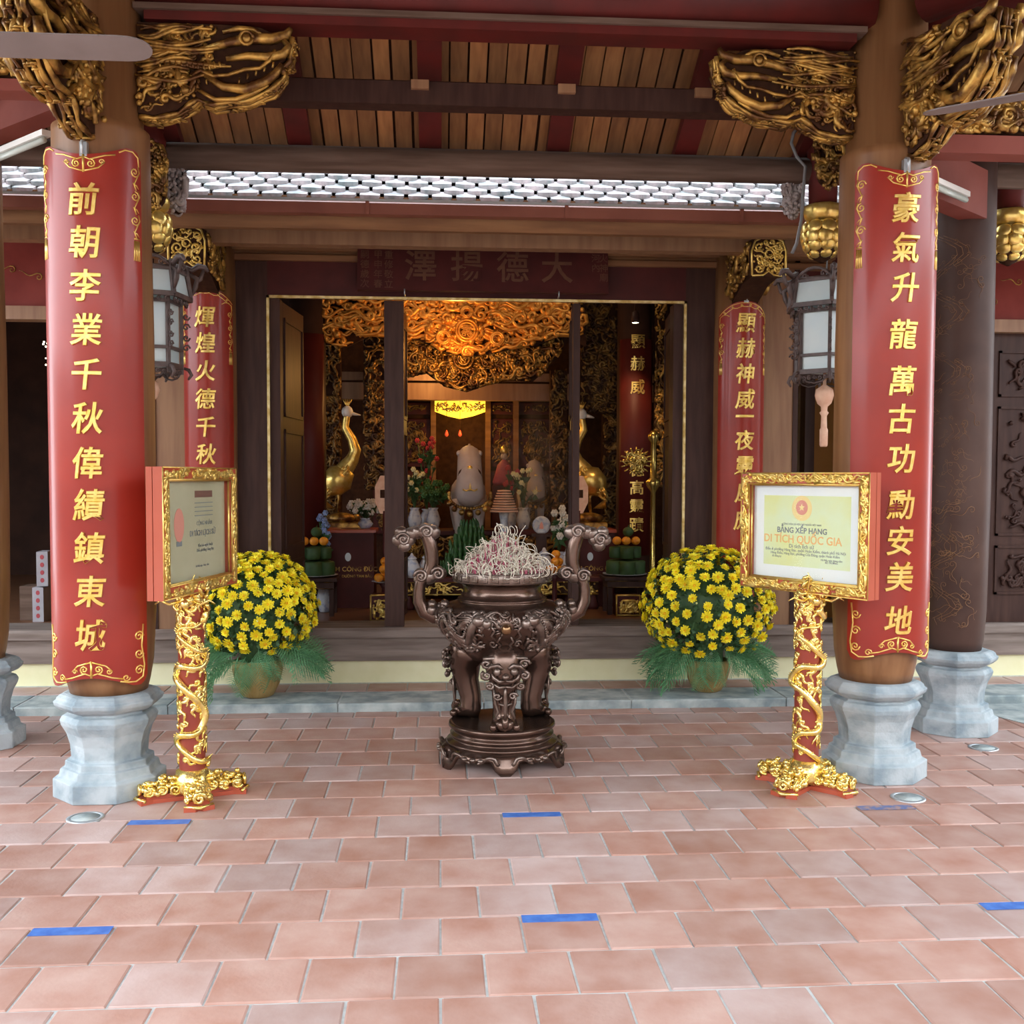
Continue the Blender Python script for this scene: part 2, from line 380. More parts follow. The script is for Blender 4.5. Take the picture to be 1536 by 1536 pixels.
leaf(420,8.22,452,8.95); leaf(590,8.16,606,8.85); leaf(860,8.16,858,8.85,.04); leaf(1012,8.22,1000,8.9)
mb=MB(); mb.box(-.43,-.28,WY+.02,WY+.09,Z0,OZ); mb.build('door_mullion','darkwood',door)
mb=MB(); mb.box(1.045,1.10,WY+.02,WY+.09,Z0,OZ); mb.build('door_mullion','darkwood',door)
# lintel mouldings and beams over it
tr=struct(box('trim_5','beamwood',-2.4,3.1,WY-.06,WY+.12,3.31,3.36,c=.008))
box('moulding','beamwood',-2.4,3.1,WY-.10,WY+.1,3.38,3.43,tr,.01); box('moulding','beamwood',-2.4,3.1,WY-.03,WY+.1,3.33,3.45,tr)
b1=tag(box('eave_beam','plainwood',-4.6,5.4,WY-.62,WY-.50,at(716,371,WY-.62).z,3.585,c=.01),'long brown timber beam under the eave above the plaque','beam')
mb=MB()
for (px,py) in ((456,330),(801,337),(985,340)):
    p=at(px,py,WY-.625); mb.box(p.x-.06,p.x+.06,p.y-.006,p.y+.006,p.z-.015,p.z+.01)
mb.build('iron_strap','darkwood',b1)
# main building side bays
for sx,(x0,x1) in enumerate(((-4.9,-2.62),(3.2,5.4))):
    struct(box('wall_left' if sx==0 else 'wall_right','wallred',x0,x1,WY,WY+.12,2.93,3.5))
    box('bay_beam','plainwood',x0,x1,WY-.05,WY+.1,2.84,2.94,bpy.data.objects['wall_left' if sx==0 else 'wall_right'])
    mb=MB(plane(((x0+x1)/2,WY-.003,3.2),(1,0,0),(0,-1,0)))
    for k in range(-5,6):
        stroke(mb,tendril(k*.2,rng.uniform(-.1,.1),rng.uniform(-.3,.3),.15,.6,.03,rng.choice((-1,1))),.005)
    mb.build('painted_scroll','oldgold',bpy.data.objects['wall_left' if sx==0 else 'wall_right'])
# pilaster walls between bay and doorway
pl=struct(box('wall_front','plainwood',-2.16,-1.86,WY-.02,WY+.1,Z0,3.42))
box('wall_panel','plainwood',2.5,2.80,WY-.02,WY+.1,Z0,3.42,pl)
box('wall_panel','maroon',-2.7,-2.16,WY+.02,WY+.12,2.75,3.42,pl)
box('wall_panel','maroon',2.80,3.25,WY+.02,WY+.12,2.75,3.42,pl)
box('wall_stile','darkwood',-2.20,-2.16,WY-.03,WY+.1,Z0,3.42,pl); box('wall_stile','darkwood',2.80,2.84,WY-.03,WY+.1,Z0,3.42,pl)
# right recess: lit yellow wall, orange wall
struct(box('trim_6','yellowwall',2.84,3.22,WY+.9,WY+.95,.44,3.4)); struct(box('trim_7','orangewall',3.10,3.6,WY+.5,WY+.56,.44,3.4))
struct(box('trim_8','darkwood',3.02,3.1,WY+.3,WY+.42,.44,2.75))
# right bay door with carved panel
p0=at(1490,700,WY).x
dr=struct(box('door_2','darkwood',3.2,5.4,WY+.03,WY+.09,Z0,2.84))
mb=MB(plane((4.62,WY+.03,0),(1,0,0),(0,-1,0)))
for (x0,x1,z0,z1) in ((-.1,.55,.72,1.12),(-.1,.55,1.2,2.25),(-.1,.55,2.33,2.7)):
    for e in ((x0,x1,z0,z0+.02),(x0,x1,z1-.02,z1),(x0,x0+.02,z0,z1),(x1-.02,x1,z0,z1)): mb.box(e[0],e[1],e[2],e[3],0,.015)
    fillcarve(mb,[(x0+.06,z0+.06),(x1-.06,z0+.06),(x1-.06,z1-.06),(x0+.06,z1-.06)],int(60*(z1-z0)),.1,rng)
mb.build('carved_panel','darkwood',dr)
dl=struct(box('door_3','darkwood',-2.75,-2.16,WY+.03,WY+.1,Z0,2.84))
# interior shell
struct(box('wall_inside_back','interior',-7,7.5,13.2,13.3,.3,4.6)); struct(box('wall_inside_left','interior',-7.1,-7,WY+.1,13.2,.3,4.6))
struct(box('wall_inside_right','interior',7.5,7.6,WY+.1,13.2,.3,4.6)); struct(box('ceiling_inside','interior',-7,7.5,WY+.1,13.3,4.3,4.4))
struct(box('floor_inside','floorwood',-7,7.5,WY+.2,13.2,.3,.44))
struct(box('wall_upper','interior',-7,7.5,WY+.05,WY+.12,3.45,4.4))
# ================================================================ unseen walls behind the viewer, added to block low sky light
struct(box('wall_blocker_back','blockerwall',-16,17,-8.3,-8,-.2,4.6)); struct(box('wall_blocker_left','blockerwall',-13.3,-13,-8,8.1,-.2,3.4)); struct(box('wall_blocker_right','blockerwall',11,11.3,-8,8.1,-.2,4.6))
# ================================================================ MAIN ROOF (tiles seen between the eaves)
S=.68; RY,RZ=7.07,3.50
def rp(x,t,h=0):                     # t metres up the slope
    c=1/math.sqrt(1+S*S); s=S*c; return (x,RY+t*c-h*s,RZ+t*s+h*c)
mb=MB(); A=[rp(-6,0,-.05),rp(7,0,-.05),rp(7,5,-.05),rp(-6,5,-.05),rp(-6,0,-.01),rp(7,0,-.01),rp(7,5,-.01),rp(-6,5,-.01)]
mb.add(A,[(0,3,2,1),(4,5,6,7),(0,1,5,4),(1,2,6,5),(2,3,7,6),(3,0,4,7)],False); roof=struct(mb.build('ceiling_main','darkcarve'))
tm=[]
for i in range(3):
    mb=MB(); w=.067; r=random.Random(i)
    out=[(-w,0),(-w,.10)]; top=[(w,.10),(w,0)]
    P=[(-w,.2),(-w,.02),(-w*.55,-.012),(0,-.04),(w*.55,-.012),(w,.02),(w,.2)]; n=len(P)
    vs=[]
    for h in(0,.034):
        for (u,v) in P: vs.append((u,v,h+(.016*(1-abs(u)/w)) - (.02 if v>.15 else 0)))
    mb.add(vs,[tuple(range(n-1,-1,-1)),tuple(range(n,2*n))]+[(k,(k+1)%n,n+(k+1)%n,n+k) for k in range(n)],False)
    tm.append(mb.mesh('roof_tile','rooftile'))
slope=math.atan(S); cnt=0; extra=MB()
for row in range(13):
    for k in range(-31,38):
        x=.34+k*.162+(.081 if row%2 else 0); p=rp(x,row*.128+.03,.004)
        if row<8 and -4.15<x<5.1 and cnt<300:
            cnt+=1; inst('roof_tile',rng.choice(tm),roof,p,(slope-.06+rng.uniform(-.02,.02),rng.uniform(-.03,.03),rng.uniform(-.03,.03)))
        else:
            q=[(-.078,.19,0),(-.078,.02,0),(0,-.04,.016),(.078,.02,0),(.078,.19,0)]
            R=Matrix.Rotation(slope-.06,3,'X'); vs=[tuple(Vector(p)+R@Vector((a,b,c+h))) for h in(0,.024) for a,b,c in q]
            extra.add(vs,[(5,6,7,8,9),(0,1,6,5),(1,2,7,6),(2,3,8,7),(3,4,9,8)],False)
extra.build('roof_tile','rooftile',roof,kind='stuff')
# gutter and fascia
gz=3.49
gu=tag(MB().box(-6,7,6.98,7.06,gz-.085,gz+.0,.012).build('eave_gutter','gutterred'),'long reddish rain gutter along the edge of the tiled roof','gutter')
mb=MB(); mb.box(-6,7,6.965,6.98,gz-.005,gz+.012); mb.build('gutter_lip','metal',gu)
mb=MB()
for px in (551,850,1113):
    x=at(px,320,6.97).x; MB().box(x-.012,x+.012,6.965,7.02,gz-.09,gz-.002).build('gutter_joint','gutterred',gu)

tag(box('fascia_board','beamwood',-6,7,7.10,7.16,gz-.16,gz+.06),'brown fascia board directly behind the rain gutter','board')
mb=MB(); vs=[(-6,7.15,3.52),(7,7.15,3.52),(7,8.2,4.1),(-6,8.2,4.1)]; mb.add(vs+[(a,b,c+.02) for a,b,c in vs],[(0,1,2,3),(7,6,5,4),(0,4,5,1),(1,5,6,2),(2,6,7,3),(3,7,4,0)],False); struct(mb.build('ceiling_eave','beamwood'))
# ================================================================ PAVILION ROOF seen from below
PS=.52; PZ=3.80; PE=6.66            # plane of the planks: z = PZ + PS*(PE-y)
def pz(y): return PZ+PS*(PE-y)
mb=MB(); vs=[(-5.5,6.95,pz(6.95)+.05),(6.2,6.95,pz(6.95)+.05),(6.2,3.2,pz(3.2)+.05),(-5.5,3.2,pz(3.2)+.05)]
mb.add(vs+[(a,b,c+.08) for a,b,c in vs],[(0,1,2,3),(7,6,5,4),(0,4,5,1),(1,5,6,2),(2,6,7,3),(3,7,4,0)],False)
ceil=struct(mb.build('ceiling','darkcarve'))
pm=MB(); yA,yB=6.9,5.0; L=math.hypot(yA-yB,PS*(yA-yB)); pm.box(-.053,.053,-L/2,L/2,-.012,.012); pme=pm.mesh('roof_plank','plank')
pitch=.1125; n=0; x=-3.6
while x<4.5:
    inst('roof_plank',pme,ceil,(x,(yA+yB)/2,pz((yA+yB)/2)+.02+rng.uniform(0,.012)),(-math.atan(PS),0,0),(rng.uniform(.86,1.02),1,1)); x+=pitch
def rafter(x,y0,y1,w=.15,m='beamred',nm='rafter'):
    mb=MB(); mb.beam((x,y0,pz(y0)-.035),(x,y1,pz(y1)-.035),w,.07); return mb.build(nm,m,ceil)
for px in (235,440,645,845,1045,1235,1420): rafter(at(px,195,6.35).x,6.75,3.6,.14)
mb=MB(); vs=[(-5.5,3.2,pz(3.2)+.05),(6.2,3.2,pz(3.2)+.05),(6.2,-.2,3.95),(-5.5,-.2,3.95)]
mb.add(vs+[(a,b,c+.08) for a,b,c in vs],[(0,1,2,3),(7,6,5,4),(0,4,5,1),(1,5,6,2),(2,6,7,3),(3,7,4,0)],False); mb.build('front_slope','plank',ceil)
# purlins
def rbeam(name,label,x0,x1,y,z,r,m,g=None,sq=None):
    mb=MB(); mb.tube([(x0,y,z),(x1,y,z)],r,20,True); o=mb.build(name,m); tag(o,label,'beam',g); return o
rbeam('eave_purlin','thick round weathered purlin at the front pavilion eave',-4.6,5.3,6.62,3.645,.082,'greywood')
e=at(700,262,6.62)
p2=tag(box('mid_purlin','darkwood',-4.3,5.0,5.98,6.10,3.775,3.91,c=.008),'dark square purlin crossing under the roof planks','beam')
for px in (415,630,850,1055):
    x=at(px,128,5.97).x; box('purlin_peg','plainwood',x-.05,x+.05,5.955,5.982,3.855,3.905,p2)
bm_=rbeam('tie_beam','large round dark red tie beam joining the two front columns',-1.6,2.32,5.56,4.185,.125,'beamred')
box('beam_board','greywood',-1.55,2.27,5.46,5.66,4.035,4.065,bm_); box('beam_board','beamred',-1.5,2.22,5.48,5.64,3.99,4.035,bm_)
# ================================================================ COLUMNS
def stone_base(parent,seed=0,k=1.0):
    prof=[(.262,0),(.262,.098),(.236,.110),(.226,.148),(.207,.153),(.205,.186),(.180,.192),(.178,.205),(.183,.27),(.199,.33),(.222,.375),(.228,.40),(.214,.424),(.188,.431),(.188,.442),(.225,.455),(.250,.478),(.256,.50),(.240,.511),(.240,.520),(.222,.535),(.205,.54)]
    kk=1/math.cos(PI/8)
    mb=MB(); mb.lathe([(r*kk*k,z) for r,z in prof],8,a0=PI/8,smooth=False)
    o=mb.build('stone_base','stone',parent); o.modifiers.new('b','BEVEL').width=.0035; return o
def column(name,label,x,y,r,top,shaft='colwood',step=True,k=1.0,g=None):
    t=thing(name,label,'column',(x,y,0),group=g); stone_base(t,0,k)
    pr=[(r*.80,.54),(r*.86,.60),(r*.93,.70),(r*.99,.95),(r*1.02,1.5),(r*1.02,2.4),(r*.99,3.0),(r*.985,3.40)]
    if step: pr+=[(r*.985,3.44),(r*.86,3.46),(r*.86,top)]
    else: pr+=[(r*.96,top)]
    MB().lathe(pr,40).build('shaft',shaft,t); return t
LX,LY,QX,QY=-1.745,5.56,2.455,5.64
colL=column('timber_column','round timber column left of the doorway, carrying a red couplet board',LX,LY,.243,4.9)
colR=column('timber_column','round timber column right of the doorway, carrying a red couplet board',QX,QY,.243,4.9)
colO=column('timber_column','plain brown timber column cut by the left edge of the photo',-2.86,6.56,.20,4.3,step=False,k=.96)
lac=mat('painted_column',(.06,.03,.023),(.09,.048,.036),3,.5,spec=.25)
t=thing('lacquered_column','dark lacquered column painted with a faint gold dragon at the right','column',(3.41,6.6,0)); stone_base(t,0,.98)
M['lac']=lac
MB().lathe([(.165,.54),(.178,.6),(.19,.8),(.2,1.6),(.195,3.4),(.19,4.3)],40).build('shaft','lac',t)
mb=MB(cyl(0,0,0,.199,-.35)); rd=random.Random(3)
body=[(-.14+.12*math.sin(i*.75),.75+i*.045) for i in range(56)]
for i in range(0,len(body)-1):
    (a,b),(c_,d_)=body[i],body[i+1]
    for s_ in (-.035,0,.035): stroke(mb,[(a+s_,b),(c_+s_,d_)],.0016,taper=False,n=4)
    if i%1==0: stroke(mb,spiral(a+.03,b,.02,1,rd.uniform(0,6),1,7),.0013,n=4)
fillcarve(mb,[(-.22,.7),(.12,.7),(.12,1.6),(-.22,1.6)],60,.07,rd,tk=.022,knobs=0,dw=.001,w=0)
fillcarve(mb,[(-.22,1.6),(.12,1.6),(.12,3.1),(-.22,3.1)],50,.07,rd,tk=.018,knobs=0,dw=.001,w=0)
mb.build('painted_dragon',mat('faded_gilt',(.22,.10,.05),(.32,.17,.07),20,.5),t)
# facade columns engaged in the wall
for nm,x,l in (('L',-1.735,'brown facade column left of the doorway behind the left stand'),('R',2.345,'brown facade column right of the doorway behind the right stand')):
    tag(MB().lathe([(.175,.49),(.19,.8),(.19,2.6),(.182,3.42)],32,c=(x,WY-.05,0)).build('facade_column','colwood'),l,'column')
# ================================================================ COUPLET BOARDS
def border(mb,half,z0,z1,side,k=1.0,full=True):
    """gilt cloud scrolls down one side and round the corners; side = -1 or 1"""
    s=side; e=half-.018*k
    r=.0045*k
    if full:
        lower(mb,e,z0,s,k,r); return
    stroke(mb,[(s*(e-.10*k),z1-.03*k),(s*(e-.07*k),z1-.012*k),(s*(e-.03*k),z1-.012*k),(s*(e),z1-.035*k),(s*(e+.004),z1-.08*k)],r,taper=False)
    v=z1-.08*k
    for j in range(3):
        stroke(mb,spiral(s*(e-.02*k),v-.03*k,.026*k,1.5,PI/2 if j%2 else 0,-s,14),r*.9,taper=False)
        stroke(mb,[(s*e,v),(s*(e+.006*k),v-.03*k),(s*(e-.012*k),v-.065*k),(s*(e-.024*k),v-.09*k),(s*(e-.012*k),v-.12*k)],r,taper=False)
        stroke(mb,[(s*(e-.03*k),v-.085*k),(s*(e-.01*k),v-.095*k),(s*(e+.002*k),v-.11*k)],r*.9)
        v-=.12*k
    for q in (-.012,-.004,.004,.012): stroke(mb,[(s*(e-.012*k)+q*k,v-.01*k),(s*(e-.012*k)+q*1.3*k,v-.11*k)],r*.95,taper=False)
    stroke(mb,[(s*(e-.012*k)-.016*k,v),(s*(e-.012*k)+.016*k,v)],r*1.1,taper=False)
def lower(mb,e,z0,s,k,r):                   # bottom corner
        stroke(mb,[(s*(e-.13*k),z0+.028*k),(s*(e-.09*k),z0+.02*k),(s*(e-.05*k),z0+.018*k),(s*(e-.01*k),z0+.04*k),(s*e,z0+.1*k),(s*(e-.015*k),z0+.2*k),(s*(e-.005*k),z0+.31*k)],r*1.1,taper=False)
        for (v,d) in ((.075,1),(.16,-1),(.25,1)): stroke(mb,spiral(s*(e-.03*k),z0+v*k,.027*k,1.5,0,s*d,14),r,taper=False)
        stroke(mb,spiral(s*(e-.1*k),z0+.045*k,.02*k,1.3,0,-s,12),r*.9,taper=False)
def centre(mb,v,sg,k=1.0,w=.15):
    r=.0045*k
    for s in(-1,1):
        stroke(mb,[(0,v),(s*.03*k,v+sg*.012*k),(s*.06*k,v+sg*.002*k),(s*.10*k,v-sg*.012*k),(s*w*k,v-sg*.022*k)],r,taper=False)
        stroke(mb,spiral(s*.035*k,v+sg*.032*k,.022*k,1.5,-sg*PI/2,s*sg,14),r,taper=False)
        stroke(mb,[(0,v+sg*.07*k),(s*.03*k,v+sg*.062*k),(s*.07*k,v+sg*.05*k),(s*.10*k,v+sg*.02*k)],r,taper=False)
        stroke(mb,spiral(s*.085*k,v+sg*.02*k,.014*k,1.2,0,-s*sg,10),r*.8,taper=False)
    stroke(mb,[(0,v-.01*sg),(0,v+sg*.075*k)],r*1.3,taper=False)
def board(name,label,cx,cy,R,phi,half,z0,z1,text,czs,size,scallop=True,arch=0,k=1.0,hook=True):
    t=thing(name,label,'couplet board',(cx,cy,0))
    n=28; zs=14; mb=MB(); th=.018; vs=[]
    def zt(a):
        a=abs(a)
        if arch: return z1-arch*(a**2.2)
        return z1-(.055*max(0,math.cos(a*PI/1.45))**1.0 if a<.72 else 0)-(.05*((a-.85)/.15)**2 if a>.85 else 0)
    def zb(a):
        a=abs(a); return z0+(.05*max(0,math.cos(a*PI/1.45)) if a<.72 else 0)+(.05*((a-.85)/.15)**2 if a>.85 else 0) if not arch else z0
    for w in (R,R-th):
        for i in range(n+1):
            a=-1+2*i/n; an=a*half+phi
            for j in range(zs+1):
                z=zb(a)+(zt(a)-zb(a))*j/zs; vs.append((w*math.sin(an),-w*math.cos(an),z))
    q=zs+1; o=(n+1)*q; fs=[]
    for i in range(n):
        for j in range(zs):
            fs.append((i*q+j,(i+1)*q+j,(i+1)*q+j+1,i*q+j+1)); fs.append((o+i*q+j,o+i*q+j+1,o+(i+1)*q+j+1,o+(i+1)*q+j))
        fs.append((i*q,o+i*q,o+(i+1)*q,(i+1)*q)); fs.append((i*q+zs,(i+1)*q+zs,o+(i+1)*q+zs,o+i*q+zs))
    for j in range(zs): fs.append((j,j+1,o+j+1,o+j)); b=n*q; fs.append((b+j,o+b+j,o+b+j+1,b+j+1))
    mb.add(vs,fs,True); o_=mb.build('board_panel','lacquer',t)
    m=o_.modifiers.new('e','EDGE_SPLIT'); m.split_angle=math.radians(50)
    sw=R*half
    mk=lambda:MB(cyl(0,0,0,R,phi))
    if arch:
        for s in(-1,1):
            g=mk()
            P=[(s*sw*q,zt(q)-.012) for q in (0,.15,.3,.45,.6,.75,.88,.97)]; stroke(g,P,.004*k,taper=False)
            stroke(g,[(u,v-.035*k+.006*math.sin(i*2.4)) for i,(u,v) in enumerate(P[:-1])],.004*k,taper=False)
            for (u,v) in P[1:7:2]: stroke(g,spiral(u,v-.02*k,.013*k,1.3,0,s,10),.0035*k,taper=False)
            border(g,sw,z0,zt(1)+.01,s,k,full=False); g.build('gilt_scrollwork','gold',t)
    else:
        for s in(-1,1): g=mk(); border(g,sw,z0,z1,s,k,False); g.build('gilt_scrollwork','gold',t); g=mk(); border(g,sw,z0,z1,s,k,True); g.build('gilt_scrollwork','gold',t)
        g=mk(); centre(g,zt(0)-.012,-1,k); g.build('gilt_scrollwork','gold',t); g=mk(); centre(g,zb(0)+.012,1,k); g.build('gilt_scrollwork','gold',t)
    for ch,z in zip(text,czs):
        g=MB(cyl(0,0,0,R,phi)); glyph(g,ch,size,0,z,.004,ext=.004,off=size*.010,bev=.002,shear=.12,squeeze=.92,cuts=True); g.build('gilt_character','gold',t)
    if hook:
        g=MB(); g.tube([(0,-R+.02,zt(0)+.07),(0,-R-.015,zt(0)+.06),(0,-R-.012,zt(0)+.0)],.007,6); g.box(-.018,.018,-R+.0,-R+.03,zt(0)-.01,zt(0)+.06); g.build('hook','metal',t)
    return t
def zrow(pys,px0,px1,Y): return [at(px0+(px1-px0)*i/(len(pys)-1),p,Y).z for i,p in enumerate(pys)]
RB=.28
ys=[298,363,428,494,561,627,694,757,822,887,953]
board('couplet_board','curved red couplet board with eleven gilt characters hung on the left timber column',LX,LY,RB,0,1.02,.60,3.30,'前朝李業千秋偉績鎮東城',zrow(ys,128,141,LY-RB),.165)
ys=[311,371,431,501,571,628,688,757,811,865,930]
board('couplet_board','curved red couplet board with eleven gilt characters hung on the right timber column',QX,QY,RB,0,.97,.68,3.34,'豪氣升龍萬古功勳安美地',zrow(ys,1362,1345,QY-RB),.165)
ys=[475,514,556,598,640,681,722,763,804]
board('inner_couplet_board','narrower red couplet board on the left facade column, half hidden by the framed certificate',-1.735,WY-.05,.205,0,1.1,.72,3.06,'煇煌火德千秋照',zrow(ys,314,316,7.84)[:7],.16,arch=.10,k=.85)
ys=[484,522,560,598,624,660,698,740,780,820]
board('inner_couplet_board','narrower red couplet board on the right facade column, beside the hanging lantern',2.345,WY-.05,.205,0,1.1,.72,3.02,'顯赫神威一夜靈風應',zrow(ys,1114,1109,7.84)[:9],.16,arch=.10,k=.85)
# ================================================================ PLAQUE over the door
t=thing('name_plaque','dark red lacquered plaque with four large faded characters above the doorway','plaque',(.335,WY-.14,3.235)); t.rotation_euler=(math.radians(-8),0,0)
MB().box(-.955,.955,-.02,.02,-.165,.165,.006).build('plaque_board','maroon',t)
pf=plane((0,-.021,0),(1,0,0),(0,-1,0))
dull=mat('dull_gilt',(.105,.035,.018),(.13,.05,.022),20,.6)
for ch,u in zip('澤揚德大',(-.48,-.13,.22,.56)):
    g=MB(pf); glyph(g,ch,.25,u,.03,0,ext=.004,off=.003); g.build('faded_character',dull,t)
for u,s in ((-.90,'嗣德歲次'),(-.80,'甲申年春'),(-.72,'重修敬立'),(.86,'河內'),(.92,'火神廟')):
    g=MB(pf); n=len(s)
    for i,ch in enumerate(s): glyph(g,ch,.07,u,.11-.075*i,0,ext=.002)
    g.build('small_inscription',dull,t)
for px in (607,838):
    p=at(px,440,WY-.2); g=MB(); g.tube([(p.x-.335,.0,-.20),(p.x-.335,-.05,-.2),(p.x-.335,-.055,-.165)],.006,6); g.build('plaque_hook','metal',t)
# ================================================================ CARVED BRACKETS
def dragon_bracket(name,label,loc,rz,L,h,flip=1,seed=1,grp=None,down=True,m2='oldgold'):
    """profile in the (u,v) plane: u along the beam from the column, v up (0 at the top); carved on both faces"""
    t=thing(name,label,'carved bracket',loc,rz,grp); r=random.Random(seed)
    P=[(0,0),(.55*L,0),(.82*L,-.02*h),(.93*L,-.10*h),(1.0*L,-.12*h),(.985*L,-.36*h),(.93*L,-.44*h),(.95*L,-.52*h),(.86*L,-.68*h),(.70*L,-.80*h),(.48*L,-.86*h),(.38*L,-.80*h),(.26*L,-.95*h),(.10*L,-1.02*h),(0,-1.0*h)]
    P=[(u*flip,v) for u,v in P]
    mb=MB(plane((0,0,0),(1,0,0),(0,-1,0))); 
    Q=[(u*.97,v*.97-.01*h) for u,v in P]; mb.prism(Q,-.06,.06); mb.build('bracket_core','darkcarve',t)
    for side,(pf,nm) in enumerate(((plane((0,-.06,0),(1,0,0),(0,-1,0)),'dragon_relief'),(plane((0,.06,0),(1,0,0),(0,1,0)),'dragon_relief'))):
        g=MB(pf); T=lambda pts:[(u*L*flip,v*h) for u,v in pts]; k=h
        # jaws and snout
        stroke(g,T([(.45,-.30),(.6,-.22),(.75,-.17),(.88,-.17),(.97,-.12),(1.0,-.05)]),.066*k,.028)
        stroke(g,T([(.58,-.40),(.72,-.36),(.85,-.37),(.95,-.33),(.985,-.24),(.95,-.18)]),.056*k,.03)
        stroke(g,T([(.42,-.55),(.56,-.70),(.70,-.72),(.82,-.64),(.90,-.54),(.94,-.44)]),.062*k,.03)
        stroke(g,T([(.36,-.7),(.5,-.83),(.64,-.82),(.76,-.74),(.85,-.66)]),.03*k,.02)
        for i in range(5): stroke(g,T([(.66+.055*i,-.66+.045*i),(.665+.055*i,-.6+.045*i)]),.016*k,.03)
        # whisker
        stroke(g,T([(.9,-.3),(.86,-.42),(.8,-.5),(.7,-.52),(.6,-.58),(.5,-.6),(.42,-.54),(.36,-.6)]),.022*k,.045,taper=False)
        # eye, brow
        xf=g.xf; p=xf(.72*L*flip,-.20*h,.05); g.xf=None; g.sph(tuple(p),.055*k,10); g.xf=xf
        stroke(g,spiral(.72*L*flip,-.20*h,.075*k,1,0,1,14,.9),.018*k,.065,taper=False)
        stroke(g,T([(.56,-.12),(.66,-.07),(.76,-.08),(.82,-.14)]),.035*k,.03)
        # mane: long swept locks
        for i in range(22):
            u0=r.uniform(.30,.62); v0=-r.uniform(.04,.62); n=6; w=r.uniform(.04,.1)
            stroke(g,T([(u0-(u0+.02)*j/n*r.uniform(.85,1), v0-.04*j/n+w*math.sin(j/n*5+i)*.5) for j in range(n+1)]),.026*k,.012+r.uniform(0,.03))
        for i in range(12): stroke(g,T([(.16+.035*i,-.52-.02*math.sin(i)),(.15+.035*i,-.44)]),.02*k,.035)
        fillcarve(g,[(u*.94,v*.94-.01) for u,v in P if abs(u)<.66*L],80,.15*h,r,w=-.004,dw=.016)
        fillcarve(g,[(.0,-.5*h),(.4*L*flip,-.5*h),(.4*L*flip,-.8*h),(.1*L*flip,-.98*h),(0,-.98*h)],30,.2*h,r,w=.01,dw=.025)
        g.build(nm,m2,t)
    # underside carving
    g=MB(); 
    D=[]
    for j in range(len(P)-1,3,-1):
        a,b=P[j],P[j-1]; D+=[(a[0]+(b[0]-a[0])*q/4,a[1]+(b[1]-a[1])*q/4) for q in range(4)]
    for s in(-.05,-.017,.017,.05): g.tube([(u,s+.008*math.sin(i*.9+s*90),v-.004) for i,(u,v) in enumerate(D)],[.013+.004*math.sin(i*1.3) for i in range(len(D))],6)
    for i in range(60):
        u,v=r.choice(D); s=r.uniform(-.05,.05); q=r.uniform(.015,.03); a=r.uniform(0,6)
        g.tube([(u+x,s+y,v-.012-abs(x)*.2) for x,y in spiral(0,0,q,1.2,a,1,9)],.006,5)
    g.build('underside_scales',m2,t)
    return t
dragon_bracket('dragon_bracket','gilded dragon head bracket pointing right from the left timber column under the tie beam',(LX+.205,LY,3.985),0,.78,.47,1,1)
dragon_bracket('dragon_bracket','gilded dragon head bracket pointing left from the right timber column under the tie beam',(QX-.205,QY,3.985),0,.76,.45,-1,2)
# brackets pointing out towards the viewer
dragon_bracket('dragon_bracket','gilded dragon bracket on the front of the left timber column behind the fan blade',(LX-.01,LY-.2,3.95),math.radians(-100),.62,.60,1,3)
dragon_bracket('dragon_bracket','gilded dragon bracket on the front right side of the right timber column',(QX+.07,QY-.2,3.98),math.radians(-72),.60,.60,1,4)
# radial and diagonal beams with carved cloud strips on top
def carved_strip(name,label,a,b,h,seed,side,m='oldgold'):
    a=Vector(a); b=Vector(b); d=b-a; L=d.length; t=thing(name,label,'carving',a)
    dn=d.normalized(); nn=Vector((dn.y,-dn.x,0))*side; r=random.Random(seed)
    g=MB(); g.beam((0,0,h*.45),tuple(d+Vector((0,0,h*.45))),.05,h*.8); g.build('carving_ground','darkcarve',t)
    g=MB(plane(nn*.025,dn,nn)); 
    fillcarve(g,[(0,.02),(L,.02),(L,h*.8),(L*.5,h),(0,h*.75)],int(L*h*750),.13,r,w=.0,dw=.03)
    for i in range(int(L/.16)):
        u=.08+i*.16; stroke(g,spiral(u,h*.4+.05*(i%2),.055,1.5,r.uniform(0,6),r.choice((-1,1)),16),.016,.03,taper=False)
        stroke(g,[(u-.09,.03),(u-.03,.08),(u+.04,.05),(u+.1,.1)],.014,.03)
    g.build('cloud_relief',m,t); return t
dl_=tag(MB().beam((LX-.15,LY+.15,3.72),(-2.86,6.5,3.70),.14,.2).build('diagonal_beam','redbeam'),'dark red beam running from the left timber column to the column at the left edge','beam')
dr_=tag(MB().beam((QX+.15,QY+.15,3.46),(3.41,6.45,3.46),.14,.30).build('diagonal_beam','redbeam'),'dark red beam running from the right timber column to the dark lacquered column','beam')
sl_=tag(MB().beam((LX-.22,LY,3.645),(-4.6,LY-.0,3.645),.14,.06).build('side_beam','redbeam'),'slim red beam leaving the left timber column towards the left','beam')
sr_=tag(MB().beam((QX+.22,QY,3.50),(5.2,QY,3.50),.14,.10).build('side_beam','redbeam'),'slim red beam leaving the right timber column towards the right','beam')
carved_strip('carved_cloud_strip','gilded cloud carving standing on the beam left of the left timber column',(LX-.26,LY-.02,3.675),(-4.4,LY-.02,3.675),.27,5,-1)
carved_strip('carved_cloud_strip','gilded cloud carving standing on the beam right of the right timber column',(QX+.26,QY-.02,3.55),(5.0,QY-.02,3.55),.27,6,1)
